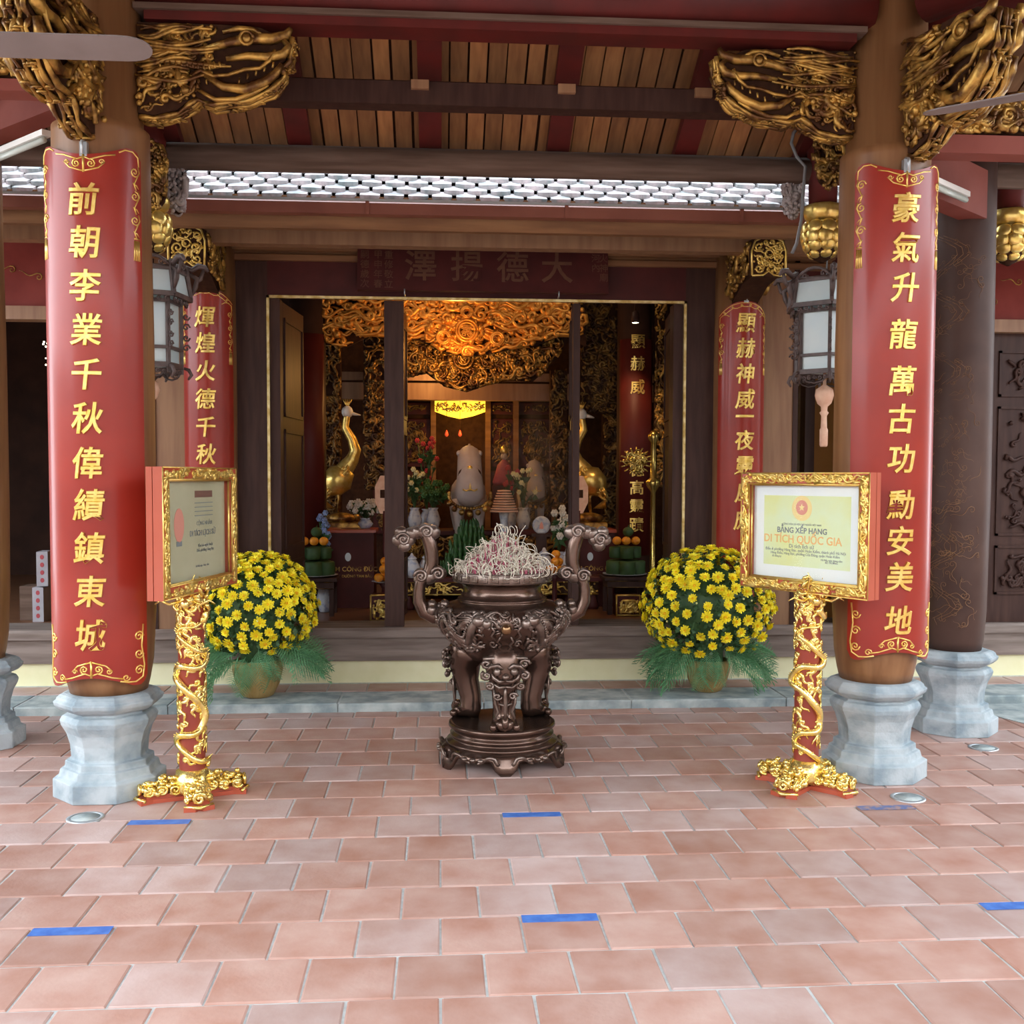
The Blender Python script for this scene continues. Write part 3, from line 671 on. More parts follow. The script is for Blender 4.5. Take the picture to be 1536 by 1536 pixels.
for nm,l,a,b in (('upper_beam','round red beam above the dragon bracket at the upper right corner',(QX+.1,QY-.25,4.18),(3.7,3.6,4.18)),
                 ('upper_beam','round red beam above the left timber column at the upper left corner',(LX-.1,LY-.25,4.2),(-2.9,3.6,4.2)),
                 ('side_tie_beam','red tie beam running off to the right of the right timber column',(QX+.22,QY,4.25),(5.2,QY,4.25)),
                 ('side_tie_beam','red tie beam running off to the left of the left timber column',(LX-.22,LY,4.25),(-4.6,LY,4.25))):
    mb=MB(); mb.tube([a,b],.115,18); o=mb.build(nm,'beamred'); tag(o,l,'beam')
# ================================================================ HANGING POSTS with lotus buds
def bud_post(x,y,zt,zw,zb,label,r=.125):
    t=thing('hanging_post',label,'post',(x,y,0))
    MB().lathe([(.088,zt+.01),(.092,zt+.3),(.105,zt+.32),(.105,zt+.36),(.088,zt+.4),(.088,zt+.62)],20).build('post_shaft','beamred',t)
    h=zt-zw
    MB().lathe([(.115,zt+.012),(r*.98,zt-.005),(r,zt-.03),(r*.95,zw+h*.4),(r*.72,zw+.012),(r*.6,zw-.0),(r*.85,zw-.015)],32,rf=lambda a,z:1-.05*abs(math.sin(4*a))).build('lotus_cup','gold',t)
    H=zw-zb; rows=4
    MB().lathe([(r*.7,zw),(r*.98,zw-.15*H),(r*1.0,zw-.35*H),(r*.9,zw-.6*H),(r*.62,zw-.85*H),(r*.2,zb+.01),(0.01,zb)],24,cap=False).build('bud_core','darkcarve',t)
    for k in range(rows):
        n=(8,9,8,6)[k]; z=zw-H*(.14,.38,.60,.80)[k]; rr=r*(.93,.96,.84,.55)[k]; s=H*.15*(1,.98,.85,.7)[k]; ti=(.25,-.1,-.45,-.85)[k]
        mb=MB(); mb.sph((0,0,0),1,10,(.052*(1,.98,.95,.8)[k],.020,s*1.25)); me=mb.mesh('petal','gold')
        for i in range(n):
            a=2*PI*(i+.5*(k%2))/n; inst('petal',me,t,(rr*math.cos(a),rr*math.sin(a),z),(0 if False else -ti*0,0,a-PI/2) if False else (Matrix.Rotation(a-PI/2,3,'Z')@Matrix.Rotation(ti,3,'X')).to_euler())
    return t
bud_post(2.455,6.57,3.40,3.30,3.05,'dark red hanging post ending in a gold lotus bud, left of the right timber column')
bud_post(-1.775,6.55,3.36,3.265,3.01,'dark red hanging post ending in a gold lotus bud beside the left timber column')
bud_post(3.80,6.75,3.44,3.34,3.09,'hanging post with gold lotus bud at the far right edge of the photo')
# carved flowers / dragon spray beside posts
for (px,py,Y,nm,l,w,h,m) in ((1243,262,6.5,'carved_spray','gilded carved spray beside the hanging post right','x',.16,'oldgold'),):
    pass
def spray(px,py,Y,w,h,label,m,seed,n=60):
    p=at(px,py,Y); t=thing('carved_spray',label,'carving',p); r=random.Random(seed); g=MB(plane((0,0,0),(1,0,0),(0,-1,0)))
    P=[(w*.5*math.cos(a)*(1+.12*math.sin(5*a)),h*.5*math.sin(a)) for a in [2*PI*i/20 for i in range(20)]]
    g.prism([(u*.8,v*.85) for u,v in P],-.03,0); g.build('carving_ground','darkcarve' if m!='grey' else 'greywood',t)
    g=MB(plane((0,0,0),(1,0,0),(0,-1,0))); fillcarve(g,P,n,.075,r,w=.0,dw=.05,tk=.2,knobs=.8); g.build('scroll_relief',m,t)
spray(1243,235,6.42,.20,.44,'gilded carved spray on the hanging post beside the right timber column','oldgold',11)
spray(236,265,6.42,.14,.42,'gilded carved spray on the hanging post beside the left timber column','oldgold',12)
M['graycarve']=mat('grey_carving',(.25,.2,.19),(.5,.44,.42),16,.7)
spray(1187,290,6.66,.13,.36,'pale grey carved ornament at the right end of the eave purlin','graycarve',13)
spray(266,285,6.66,.13,.36,'grey carved ornament at the left end of the eave purlin','graycarve',14)
# facade eave brackets with gilded square ends
def eave_bracket(x,label,sd):
    t=thing('eave_bracket',label,'carved bracket',(x,7.98,0)); 
    mb=MB(plane((0,0,0),(0,-1,0),(1,0,0))); mb.prism([(0,2.95),(.12,3.02),(.35,3.10),(.64,3.12),(.64,3.38),(.3,3.40),(0,3.42)],-.10,.10); mb.build('bracket_core','darkcarve',t)
    for s in(-1,1):
        g=MB(plane((s*.10,0,0),(0,-1,0),(s,0,0))); fillcarve(g,[(0.02,3.0),(.3,3.1),(.6,3.14),(.62,3.36),(.03,3.4)],60,.1,random.Random(sd+s),dw=.02,tk=.2); g.build('scroll_relief','oldgold',t)
    f=plane((0,-.65,3.245),(1,0,0),(0,-1,0))
    g=MB(f); g.prism([(-.13,-.145),(.13,-.145),(.135,.05),(.11,.12),(.05,.145),(-.05,.145),(-.11,.12),(-.135,.05)],-.02,.012); g.build('end_plate','darkcarve',t)
    g=MB(f); r=random.Random(sd)
    for e in ([(-.12,-.135),(-.125,.04),(-.10,.11),(-.05,.135),(.05,.135),(.10,.11),(.125,.04),(.12,-.135)],[(-.12,-.135),(-.04,-.13),(0,-.10),(.04,-.13),(.12,-.135)]): stroke(g,e,.009,.015,taper=False)
    for s in(-1,1):
        for (u,v,q) in ((.07,.07,.035),(.06,-.01,.04),(.07,-.085,.032),(.02,.10,.02),(.02,-.05,.02)):
            stroke(g,spiral(s*u,v,q,1.3,r.uniform(0,6),s,14),.0085,.018,taper=False)
    g.tube([(0,0,.02),(0,.0,.03)],.02,8) if False else stroke(g,spiral(0,.02,.03,1,0,1,12,.8),.008,.02,taper=False)
    fillcarve(g,[(-.11,-.12),(.11,-.12),(.11,.1),(-.11,.1)],26,.05,r,w=.014,dw=.006); g.build('gilt_end_carving','gold',t)
eave_bracket(-1.735,'eave bracket with a gilded openwork end above the left lantern',21)
eave_bracket(2.345,'eave bracket with a gilded openwork end left of the right gold bud',22)
# ================================================================ LANTERNS
def lantern(x,y,zt,label,rz):
    t=thing('hanging_lantern',label,'lantern',(x,y,zt),rz)
    def hexp(r,z,a0=0): return [(r*math.cos(a0+PI/3*i),r*math.sin(a0+PI/3*i),z) for i in range(6)]
    zz=[0,-.165,-.20,-.56,-.60]; rU0,rU1,rL0,rL1=.225,.25,.19,.185
    fr=MB()
    for (r,z,h) in ((.225,-.01,.02),(.255,-.165,.028),(.195,-.20,.02),(.195,-.48,.018),(.195,-.585,.03)):
        P=hexp(r,z)
        for i in range(6): fr.beam(P[i],P[(i+1)%6],.02,h)
    for i in range(6):
        a=PI/3*i; c_,s_=math.cos(a),math.sin(a)
        fr.beam((.225*c_,.225*s_,.04),(.255*c_,.255*s_,-.165),.022,.022,(c_,s_,.1)); fr.beam((.193*c_,.193*s_,-.17),(.193*c_,.193*s_,-.63),.02,.02,(c_,s_,.1))
    fr.build('lantern_frame','lanternwood',t)
    def panes(r0,z0,r1,z1,nm):
        A=hexp(r0,z0); B=hexp(r1,z1)
        for i in range(6):
            j=(i+1)%6; mb=MB(); q=[A[i],A[j],B[j],B[i]]; vs=q+[(a*.975,b*.975,c) for a,b,c in q]
            mb.add(vs,[(0,1,2,3),(7,6,5,4),(0,4,5,1),(1,5,6,2),(2,6,7,3),(3,7,4,0)],False); mb.build(nm,'frosted',t)
    panes(.215,-.01,.243,-.155,'upper_pane'); panes(.178,-.20,.178,-.475,'tall_pane'); panes(.178,-.49,.178,-.575,'lower_pane')
    cv=MB(); r=random.Random(5)
    for i in range(6):
        a=PI/3*(i+.5); n=(math.cos(a),math.sin(a),0); u=(-math.sin(a),math.cos(a),0)
        g=MB(plane((n[0]*.198,n[1]*.198,0),u,n))      # crest over the upper pane and fretted skirts
        stroke(g,[(-.11,.005),(-.08,.035),(-.04,.055),(0,.062),(.04,.055),(.08,.035),(.11,.005)],.011,taper=False)
        for s in(-1,1): stroke(g,spiral(s*.06,.02,.02,1.2,0,s,10),.006,taper=False)
        stroke(g,[(-.1,.0),(.1,.0)],.01,taper=False)
        g2=MB(plane((n[0]*.21,n[1]*.21,0),u,n))
        for k in range(5): stroke(g2,spiral(-.09+.045*k,-.195,.017,1.2,r.uniform(0,6),1,9),.005,taper=False)
        g3=MB(plane((n[0]*.165,n[1]*.165,0),u,n))
        for k in range(5): stroke(g3,spiral(-.07+.035*k,-.625,.016,1.2,r.uniform(0,6),1,9),.006,taper=False)
        stroke(g3,[(-.09,-.61),(-.05,-.65),(0,-.66),(.05,-.65),(.09,-.61)],.006,taper=False)
        for q in(g,g2,g3): cv.add(q.v,q.f,True)
    cv.build('fretwork','lanternwood',t,kind='stuff')
    for i in range(6):
        a=PI/3*i; n=(math.cos(a),math.sin(a),0)
        g=MB(plane((0,0,0),n,(-n[1],n[0],0)))
        stroke(g,[(.22,.04),(.26,.02),(.30,.05),(.34,.045),(.36,.02)],.02); stroke(g,[(.24,0),(.29,-.03),(.28,-.08),(.26,-.13)],.018); stroke(g,[(.33,.03),(.31,-.03),(.29,-.05)],.014)
        g.build('corner_finial','lanternwood',t)
        g=MB(plane((0,0,0),n,(-n[1],n[0],0)))
        for k in range(4): stroke(g,spiral(.222,-.27-.065*k,.024,1.2,0,1 if k%2 else -1,9),.006,taper=False)
        stroke(g,[(.205,-.59),(.235,-.6),(.25,-.63),(.23,-.66)],.013); g.build('side_fret','lanternwood',t)
    MB().tube([(0,0,.36),(.005,0,.2),(0,0,.0)],.006,6).build('lantern_cable','cable',t)
    MB().lathe([(.01,-.58),(.012,-.66),(.055,-.69),(.062,-.73),(.045,-.78),(.022,-.80),(.02,-.83),(.03,-.84),(.018,-.86),(.02,-.94),(.027,-.95),(.026,-1.05),(.02,-1.06)],14).build('pendant','votive',t)
    return t
lantern(2.49,6.58,2.93,'dark wooden hexagonal lantern hanging under the right gold bud',.3)
lantern(-1.79,6.56,2.93,'dark wooden hexagonal lantern hanging between the left timber column and the facade',.35)
# ================================================================ FANS, TUBES, CABLE
def fan(x,y,z,label,a0,tilt=.28,zt=4.9):
    t=thing('ceiling_fan',label,'fan',(x,y,z))
    MB().lathe([(.05,-.07),(.12,-.05),(.15,0),(.13,.06),(.05,.09)],24).build('fan_motor','grey',t)
    MB().tube([(0,0,.05),(0,0,zt-z)],.012,8).build('fan_rod','grey',t)
    mb=MB(); n=10; P=[]
    for i in range(n+1): P.append((.12+.76*i/n,.045+.022*min(1,i/3)))
    up=[(u,w) for u,w in P[:-1]]+[(.84,.064),(.87,.056),(.893,.042),(.907,.024),(.912,.008)]; pts=up+[(u,-w) for u,w in reversed(up)]
    vs=[(u,v,h) for h in(-.003,.003) for u,v in pts]; k=len(pts)
    mb.add(vs,[tuple(range(k-1,-1,-1)),tuple(range(k,2*k))]+[(i,(i+1)%k,k+(i+1)%k,k+i) for i in range(k)],False); me=mb.mesh('fan_blade','grey')
    for i in range(3):
        a=a0+i*2*PI/3; inst('fan_blade',me,t,(0,0,-.0),(Matrix.Rotation(a,3,'Z')@Matrix.Rotation(tilt,3,'X')).to_euler())
p=at(228,74,4.0); fan(p.x-.912,4.0,p.z,'ceiling fan at the upper left, its grey blade crossing the left timber column',0,-.3)
p=at(1385,178,4.6); q=at(1536,118,4.2); d=Vector((q.x-p.x,-.95,0)).normalized()
fan(p.x+.912*.80,4.6-.912*.60,p.z+.02,'ceiling fan at the upper right, one thin blade reaching to the right timber column',math.atan2(.60,-.80),-.12)
def tubelight(a,b,label):
    a=Vector(a); b=Vector(b); t=thing('fluorescent_fitting',label,'light',a); d=b-a
    MB().beam((0,0,0.03),tuple(d+Vector((0,0,.03))),.05,.03).build('fitting_body','white',t)
    MB().tube([d*.02+Vector((0,-.01,-.005)),d*.98+Vector((0,-.01,-.005))],.016,10).build('tube','tubewhite',t)
tubelight(at(-40,253,6.35),at(70,208,5.68),'white fluorescent tube under the diagonal beam at the left')
tubelight((2.68,5.62,3.30),(3.12,6.02,3.32),'white fluorescent tube under the diagonal beam at the right')
mb=MB(); mb.tube([at(1207,178,6.5),at(1190,200,6.5),at(1187,215,6.5),at(1195,235,6.5),at(1208,250,6.5),at(1204,300,6.5),at(1202,330,6.5),at(1195,365,6.5),at(1188,380,6.5)],.011,6)
tag(mb.build('conduit','cable'),'grey cable running down beside the right hanging post','cable')
# ================================================================ CERTIFICATE STANDS
def post(t,top,seed):
    r=random.Random(seed); R=.066
    MB().lathe([(R+.004,.07),(R,.1),(R,top-.02),(R+.012,top)],20).build('post','postred',t)
    g=MB()
    # a dragon winding round the post
    n=150; body=[];rad=[]
    for i in range(n):
        f=i/(n-1); a=-PI/2+(.9 if seed==1 else -.4)*.3+(1.25+.35*math.sin(f*11+seed))*math.sin(f*2*PI*3.0+.9*math.sin(f*8)+seed); z=.16+f*(top-.26); q=R+.010+.006*math.sin(f*40)
        body.append((q*math.cos(a),q*math.sin(a),z+.02*math.sin(a*2))); rad.append(.021*(.35+.65*math.sin(PI*min(1,f*1.15+.05))**.5) if f<.95 else .02)
    g.tube(body,rad,7)
    for i in range(4,n-4,2):                    # spines
        x,y,z=body[i]; k=1.35; g.tube([(x,y,z+.005),(x*k*.92,y*k*.92,z+.022)],[.006,.002],4)
    g.build('dragon_body','brightgold',t)
    g=MB(cyl(0,0,0,R,0))
    for i in range(110):                         # flames and clouds
        u=r.uniform(-.207,.207); v=r.uniform(.16,top-.06); a=r.uniform(.5,2.6)
        stroke(g,tendril(u,v,a,r.uniform(.04,.10),.9,.014,r.choice((-1,1))),.0105,.002)
        if i%3==0: stroke(g,spiral(u,v,.018,1.3,r.uniform(0,6),1,10),.006,.004,taper=False)
    for k in range(5):                          # claws
        v=.3+k*.17; u=r.uniform(-.15,.15)
        for j in range(4): stroke(g,[(u,v),(u+.02*math.cos(j*.7+.3)*1.4,v-.03*math.sin(j*.7+.3)-.01),(u+.045*math.cos(j*.7+.3),v-.055*math.sin(j*.7+.3)-.015)],.005,.006)
    g.build('flame_relief','brightgold',t)
def foot(t,seed,rot):
    r=random.Random(seed)
    base=MB()
    for k in range(4):
        a=rot+k*PI/2; d=(math.cos(a),math.sin(a),0)
        f=plane((0,0,0),d,(0,0,1),(-d[1],d[0],0))
        base.xf=f; base.prism([(0,-.05),(.20,-.05),(.26,-.075),(.275,-.02),(.255,0),(.275,.02),(.26,.075),(.20,.05),(0,.05)],.0,.022); base.prism([(0,-.04),(.19,-.04),(.23,-.055),(.23,.055),(.19,.04),(0,.04)],.022,.04)
    base.xf=None; base.build('cross_foot','redpaint',t)
    g=MB()
    for k in range(4):
        a=rot+k*PI/2; ca,sa=math.cos(a),math.sin(a)
        for i in range(75):
            u=r.uniform(.05,.245); v=r.uniform(-.055,.055)*(1 if u>.12 else .8); z=.04+r.uniform(0,.095)*(1-abs(v)/.08)*(1.1-u*1.2)
            s=r.uniform(.012,.024); g.sph((u*ca-v*sa,u*sa+v*ca,z),s,6,(1,1,.8))
        for s in(-1,1):
            for q in range(3):
                u=.09+.065*q; P=spiral(0,0,.03,1.5,r.uniform(0,6),s,14)
                g.tube([( (u+x)*ca-(s*.052)*sa,(u+x)*sa+(s*.052)*ca,.06+y*.9) for x,y in P],.008,5)
        P=spiral(0,0,.034,1.5,0,1,14); g.tube([(.262*ca-x*sa,.262*sa+x*ca,.06+y) for x,y in P],.010,5)
        g.tube([(.24*ca-.07*sa,.24*sa+.07*ca,.02),(.285*ca,.285*sa,.022),(.24*ca+.07*sa,.24*sa-.07*ca,.02)],.009,5)
    g.lathe([(.085,.03),(.105,.06),(.09,.1),(.074,.15)],14,rf=lambda a,z:1+.12*math.sin(5*a+z*60))
    g.build('cloud_foot','brightgold',t)
def frame(t,w,h,zc,rz,seed,writer,paperm,depth=.05):
    """frame centred over the post; local x is its width, faces -y before the turn"""
    e=bpy.data.objects.new('frame',None)
    bw=.062
    rc,rs=math.cos(rz),math.sin(rz)
    f=plane((0,0,zc),(rc,rs,0),(rs,-rc,0)); r=random.Random(seed)
    mb=MB(f); 
    for a in ((-w/2,w/2,-h/2,-h/2+bw),(-w/2,w/2,h/2-bw,h/2),(-w/2,-w/2+bw,-h/2+bw,h/2-bw),(w/2-bw,w/2,-h/2+bw,h/2-bw)): mb.box(a[0],a[1],a[2],a[3],0,depth)
    fr=mb.build('frame_moulding','redpaint',t)
    mb=MB(f); mb.box(-w/2-.0,w/2,-h/2,h/2,-.035,-.004); mb.box(-w/2+.02,w/2-.02,-h/2+.02,h/2-.02,-.004,.004); mb.build('frame_back','redpaint',t)
    g=MB(f)
    iw,ih=w/2-bw,h/2-bw
    for q in ((1.0,depth,.0045),(.985,depth-.016,.006)):
        u,v=iw*q[0],ih*q[0]
        stroke(g,[(-u,-v),(-u,v)],q[2],q[1],taper=False); stroke(g,[(u,-v),(u,v)],q[2],q[1],taper=False); stroke(g,[(-u,-v),(u,-v)],q[2],q[1],taper=False); stroke(g,[(-u,v),(u,v)],q[2],q[1],taper=False)
    u,v=w/2-.003,h/2-.003
    for a in ([(-u,-v),(-u,v)],[(u,-v),(u,v)],[(-u,-v),(u,-v)],[(-u,v),(u,v)]): stroke(g,a,.004,depth,taper=False)
    g.build('gilt_bead','gold',t)
    g=MB(f)
    for (a,b,c,d,ang) in ((-w/2+.01,w/2-.01,h/2-bw+.006,h/2-.01,0),(-w/2+.01,w/2-.01,-h/2+.01,-h/2+bw-.006,0),(-w/2+.01,-w/2+bw-.008,-h/2+.02,h/2-.02,PI/2),(w/2-bw+.008,w/2-.01,-h/2+.02,h/2-.02,PI/2)):
        fillcarve(g,[(a,c),(b,c),(b,d),(a,d)],int(max(b-a,d-c)*75),.055,r,ang=lambda u,v,k=ang:k+r.choice((0,PI)),w=depth,dw=.004,tk=.15,knobs=.25)
        L=max(b-a,d-c); 
        for i in range(int(L/.07)):
            p=(a+.035+i*.07,(c+d)/2) if ang==0 else ((a+b)/2,c+.035+i*.07)
            stroke(g,spiral(p[0],p[1],.017,1.3,r.uniform(0,6),r.choice((-1,1)),12),.006,depth,taper=False)
    g.build('gilt_openwork','gold',t)
    mb=MB(f); mb.box(-iw,iw,-ih,ih,.004,.008); pp=mb.build('certificate_sheet',paperm,t)
    writer(MB,f,iw,ih,pp)
    mb=MB(f); mb.box(-iw,iw,-ih,ih,.020,.022); mb.build('glass_pane','glass',t)
def clasp(t,z,seed):
    g=MB(); r=random.Random(seed)
    for i in range(60):
        a=r.uniform(0,2*PI); q=r.uniform(.02,.085); zz=z+r.uniform(-.09,.03)
        P=[(q*math.cos(a)+.012*j*math.cos(a+j*.5),q*math.sin(a)+.012*j*math.sin(a+j*.5),zz+.012*j*math.sin(i+j*.6)) for j in range(6)]
        g.tube(P,[.011,.013,.011,.009,.006,.003],5)
    for s in(-1,1):                # antlers and whiskers
        g.tube([(s*.02,-.07,z-.03),(s*.04,-.10,z+.01),(s*.035,-.11,z+.06),(s*.05,-.12,z+.09)],[.008,.007,.005,.003],5)
        g.tube([(s*.03,-.09,z-.05),(s*.08,-.12,z-.06),(s*.12,-.12,z-.04),(s*.15,-.11,z-.06)],[.009,.008,.006,.003],5)
    g.sph((0,-.075,z-.045),.045,10,(1,1.1,.8)); g.sph((0,-.12,z-.06),.025,8)
    for s in(-1,1): g.sph((s*.024,-.11,z-.03),.01,6)
    g.build('dragon_clasp','brightgold',t)
def txt(f,p,s,size,u,v,m,name='printed_line',al='CENTER',w=.0095,off=0):
    g=MB(f); glyph(g,s,size,u,v,w,ext=.0004,off=.0008 if size>.03 else 0,align=al); return g.build(name,m,p)
def write_right(MBc,f,iw,ih,p):
    mb=MB(f); mb.box(-iw*.80,iw*.78,-ih*.72,ih*.76,.008,.0088); mb.build('printed_border','certyel',p)
    mb=MB(f); mb.prism([(.068*math.cos(a)-.03,.068*math.sin(a)+ih*.50) for a in [2*PI*i/24 for i in range(24)]],.0088,.0094); mb.build('printed_emblem','inkyel',p)
    mb=MB(f); mb.prism([(.040*math.cos(a)-.03,.040*math.sin(a)+ih*.50+.004) for a in [2*PI*i/20 for i in range(20)]],.0094,.0098); mb.build('printed_emblem','inkred',p)
    mb=MB(f); mb.prism([((.022 if i%2==0 else .009)*math.sin(PI*i/5)-.03,(.022 if i%2==0 else .009)*math.cos(PI*i/5)+ih*.5+.004) for i in range(10)],.0098,.0102); mb.build('printed_star','inkyel',p)
    txt(f,p,'CỘNG HÒA XÃ HỘI CHỦ NGHĨA VIỆT NAM',.013,-.03,ih*.16,'ink'); txt(f,p,'BẰNG XẾP HẠNG',.042,-.03,ih*.03,'ink')
    txt(f,p,'DI TÍCH QUỐC GIA',.060,-.03,-ih*.16,'inkorange'); txt(f,p,'Di tích lịch sử',.030,-.03,-ih*.30,'ink')
    txt(f,p,'Đền ở phường Hàng Bạc, quận Hoàn Kiếm, thành phố Hà Nội',.021,-.01,-ih*.385,'ink'); txt(f,p,'Hàng Điếu, Hàng Bạc, phường Cửa Đông, quận Hoàn Kiếm',.019,-.01,-ih*.46,'ink')
    txt(f,p,'Số đăng ký',.014,-.2,-ih*.53,'ink'); txt(f,p,'Hà Nội, ngày tháng năm',.014,.17,-ih*.54,'ink'); txt(f,p,'BỘ TRƯỞNG',.014,.17,-ih*.59,'ink')
def write_left(MBc,f,iw,ih,p):
    mb=MB(f); mb.prism([(.055*math.cos(a)-.18,.085*math.sin(a)+.03) for a in [2*PI*i/24 for i in range(24)]],.008,.009); mb.build('printed_seal','inkred',p)
    mb=MB(f); mb.box(-.21,-.15,-.075,-.05,.008,.009); mb.build('printed_seal','ink',p)
    mb=MB(f); mb.box(.0,.21,.165,.20,.008,.009); mb.build('printed_bar',mat('ink_brown',(.22,.11,.08)),p)
    for i in range(4):
        mb=MB(f); mb.box(.0,.215,.135-.022*i,.139-.022*i,.008,.009); mb.build('printed_rule','ink',p)
    txt(f,p,'CỘNG NHẬN',.03,.11,.03,'ink'); txt(f,p,'DI TÍCH LỊCH SỬ',.040,.09,-.02,'ink'); txt(f,p,'Văn hóa nghệ thuật',.022,.12,-.085,'ink'); txt(f,p,'Đền phường Hàng Bạc',.022,.12,-.11,'ink')
    txt(f,p,'Hà Nội, ngày  tháng  năm',.015,.08,-.19,'ink')
    mb=MB(f)
for nm,x,y,l,w,h,zc,th,wr,pm,sd,off in (('L',-1.285,5.42,'gold and red dragon post stand holding a turned framed certificate, left of the yellow flowers',.86,.64,1.392,math.radians(78),write_left,'oldpaper',1,(0,0)),
    ('R',1.975,5.40,'gold and red dragon post stand holding a readable framed certificate, right of the burner',.86,.64,1.375,math.radians(-60),write_right,'paper',2,(0,0))):
    t=thing('certificate_stand',l,'stand',(x,y,0))
    post(t,1.08,sd); foot(t,sd+10,math.radians(45) if nm=='R' else math.radians(20)); clasp(t,1.08,sd+20)
    before=set(t.children); frame(t,w,h,zc,th,sd+30,wr,pm)
    n=Vector((math.sin(th),-math.cos(th),0))
    for o in t.children:
        if o not in before: o.location=n*.02+Vector((0,0,0))
# ================================================================ BRONZE INCENSE BURNER
BX,BY=.365,6.03
t=thing('incense_burner','large bronze incense burner with cloud shaped handles, before the doorway','incense burner',(BX,BY,0))
# round stand with scalloped apron
def apr(a,z): return 1
MB().lathe([(.0,.232),(.285,.232),(.300,.238),(.312,.232),(.315,.215),(.300,.205),(.285,.19),(.286,.18),(.305,.172),(.305,.16),(.292,.15),(.295,.14),(.325,.132),(.33,.12),(.31,.11),(0,.11)],64,cap=False).build('stand_top','bronze',t)
mb=MB(); n=96
def skz(a): 
    k=(a*6/(2*PI))%1; d=min(k,1-k)       # 0 at a foot
    return .004 if d<.10 else (.075+.02*math.sin((d-.1)/.4*PI) if d>.16 else .004+.071*(d-.10)/.06)
vs=[];fs=[]
for q,(r0,zf) in enumerate(((.318,0),(.338,.33),(.352,.62),(.372,1))):
    for i in range(n):
        a=2*PI*i/n-PI/2; zb=skz(2*PI*i/n); z=.125+(zb-.125)*zf; vs.append(((r0+(.02*(1-zb/.1) if zf==1 and zb<.05 else 0))*math.cos(a),(r0)*math.sin(a),z))
for q in range(3):
    for i in range(n): fs.append((q*n+i,q*n+(i+1)%n,(q+1)*n+(i+1)%n,(q+1)*n+i))
mb.add(vs,fs,True); o=mb.build('scalloped_apron','bronze',t); m=o.modifiers.new('s','SOLIDIFY'); m.thickness=.02
g=MB()
for k in range(6):
    for s in(-1,1):
        P=[]
        for i in range(12):
            a=2*PI*k/6-PI/2+s*(.10+.36*i/11); r0=.365+.012*math.sin(i*.5); P.append((r0*math.cos(a),r0*math.sin(a),.085+.022*math.sin(i/11*PI*1.5)-.02*(i<2)))
        g.tube(P,.009,6)
    for j in range(3):
        a=2*PI*(k+.5)/6-PI/2+(j-1)*.14; g.sph((.368*math.cos(a),.368*math.sin(a),.085),.02,8,(1,1,.6))
g.build('apron_relief','bronzerel',t)
# legs
def leg(a,front):
    ca,sa=math.cos(a),math.sin(a)
    P=[(.19,.67,.12),(.235,.61,.118),(.25,.54,.095),(.235,.45,.072),(.21,.36,.064),(.21,.30,.066),(.228,.268,.074)]
    g=MB(); g.tube([(r*ca,r*sa,z) for r,z,_ in P],[q for *_,q in P],16)
    r,z=.262,.272; g.sph((r*ca,r*sa,z),.056,12,(1.15,1.15,.75)); g.tube([(q2*ca,q2*sa,z2) for q2,z2 in spiral(.30,.285,.032,1.2,PI,-1,14)],.02,8)
    for s in (-1,0,1):
        b=a+s*.22; g.sph(((r+.035)*math.cos(b),(r+.035)*math.sin(b),z-.012),.024,8)
    o=g.build('leg','bronze',t)
    F0=plane((0,0,0),(-sa,ca,0),(ca,sa,0)); f=lambda u,v,w:F0(u*1.25,v,w*.985); g=MB(f)
    # lion face
    for s in(-1,1):
        q=g.xf(s*.038,.585,.345); h=g.xf; g.xf=None; g.sph(tuple(q),.024,10); g.xf=h
        stroke(g,[(s*.012,.60),(s*.035,.622),(s*.065,.615),(s*.085,.59)],.013,.35); stroke(g,spiral(s*.085,.625,.026,1.3,0,s,12),.010,.325,taper=False)
        stroke(g,spiral(s*.085,.56,.026,1.4,2,-s,12),.010,.325,taper=False); stroke(g,spiral(s*.07,.50,.022,1.4,2,s,12),.009,.325,taper=False)
        stroke(g,[(0,.535),(s*.03,.53),(s*.055,.55),(s*.06,.575)],.012,.35); stroke(g,[(0,.50),(s*.03,.495),(s*.05,.515)],.010,.345)
        stroke(g,spiral(s*.035,.44,.022,1.3,0,s,12),.008,.315,taper=False); stroke(g,[(s*.05,.48),(s*.045,.40),(s*.03,.35),(s*.045,.31)],.009,.30)
        stroke(g,[(s*.10,.65),(s*.05,.655),(0,.645)],.016,.31)
    h=g.xf; q=h(0,.558,.365); g.xf=None; g.sph(tuple(q),.022,10,(1,1,.8)); g.xf=h
    stroke(g,[(0,.52),(0,.44),(0,.36),(0,.31)],.013,.325); stroke(g,[(-.03,.40),(0,.385),(.03,.40)],.008,.315)
    g.build('lion_mask','bronzerel',o)
for k,a in enumerate((-PI/2,-PI/2+2*PI/3,-PI/2-2*PI/3)): leg(a,k==0)
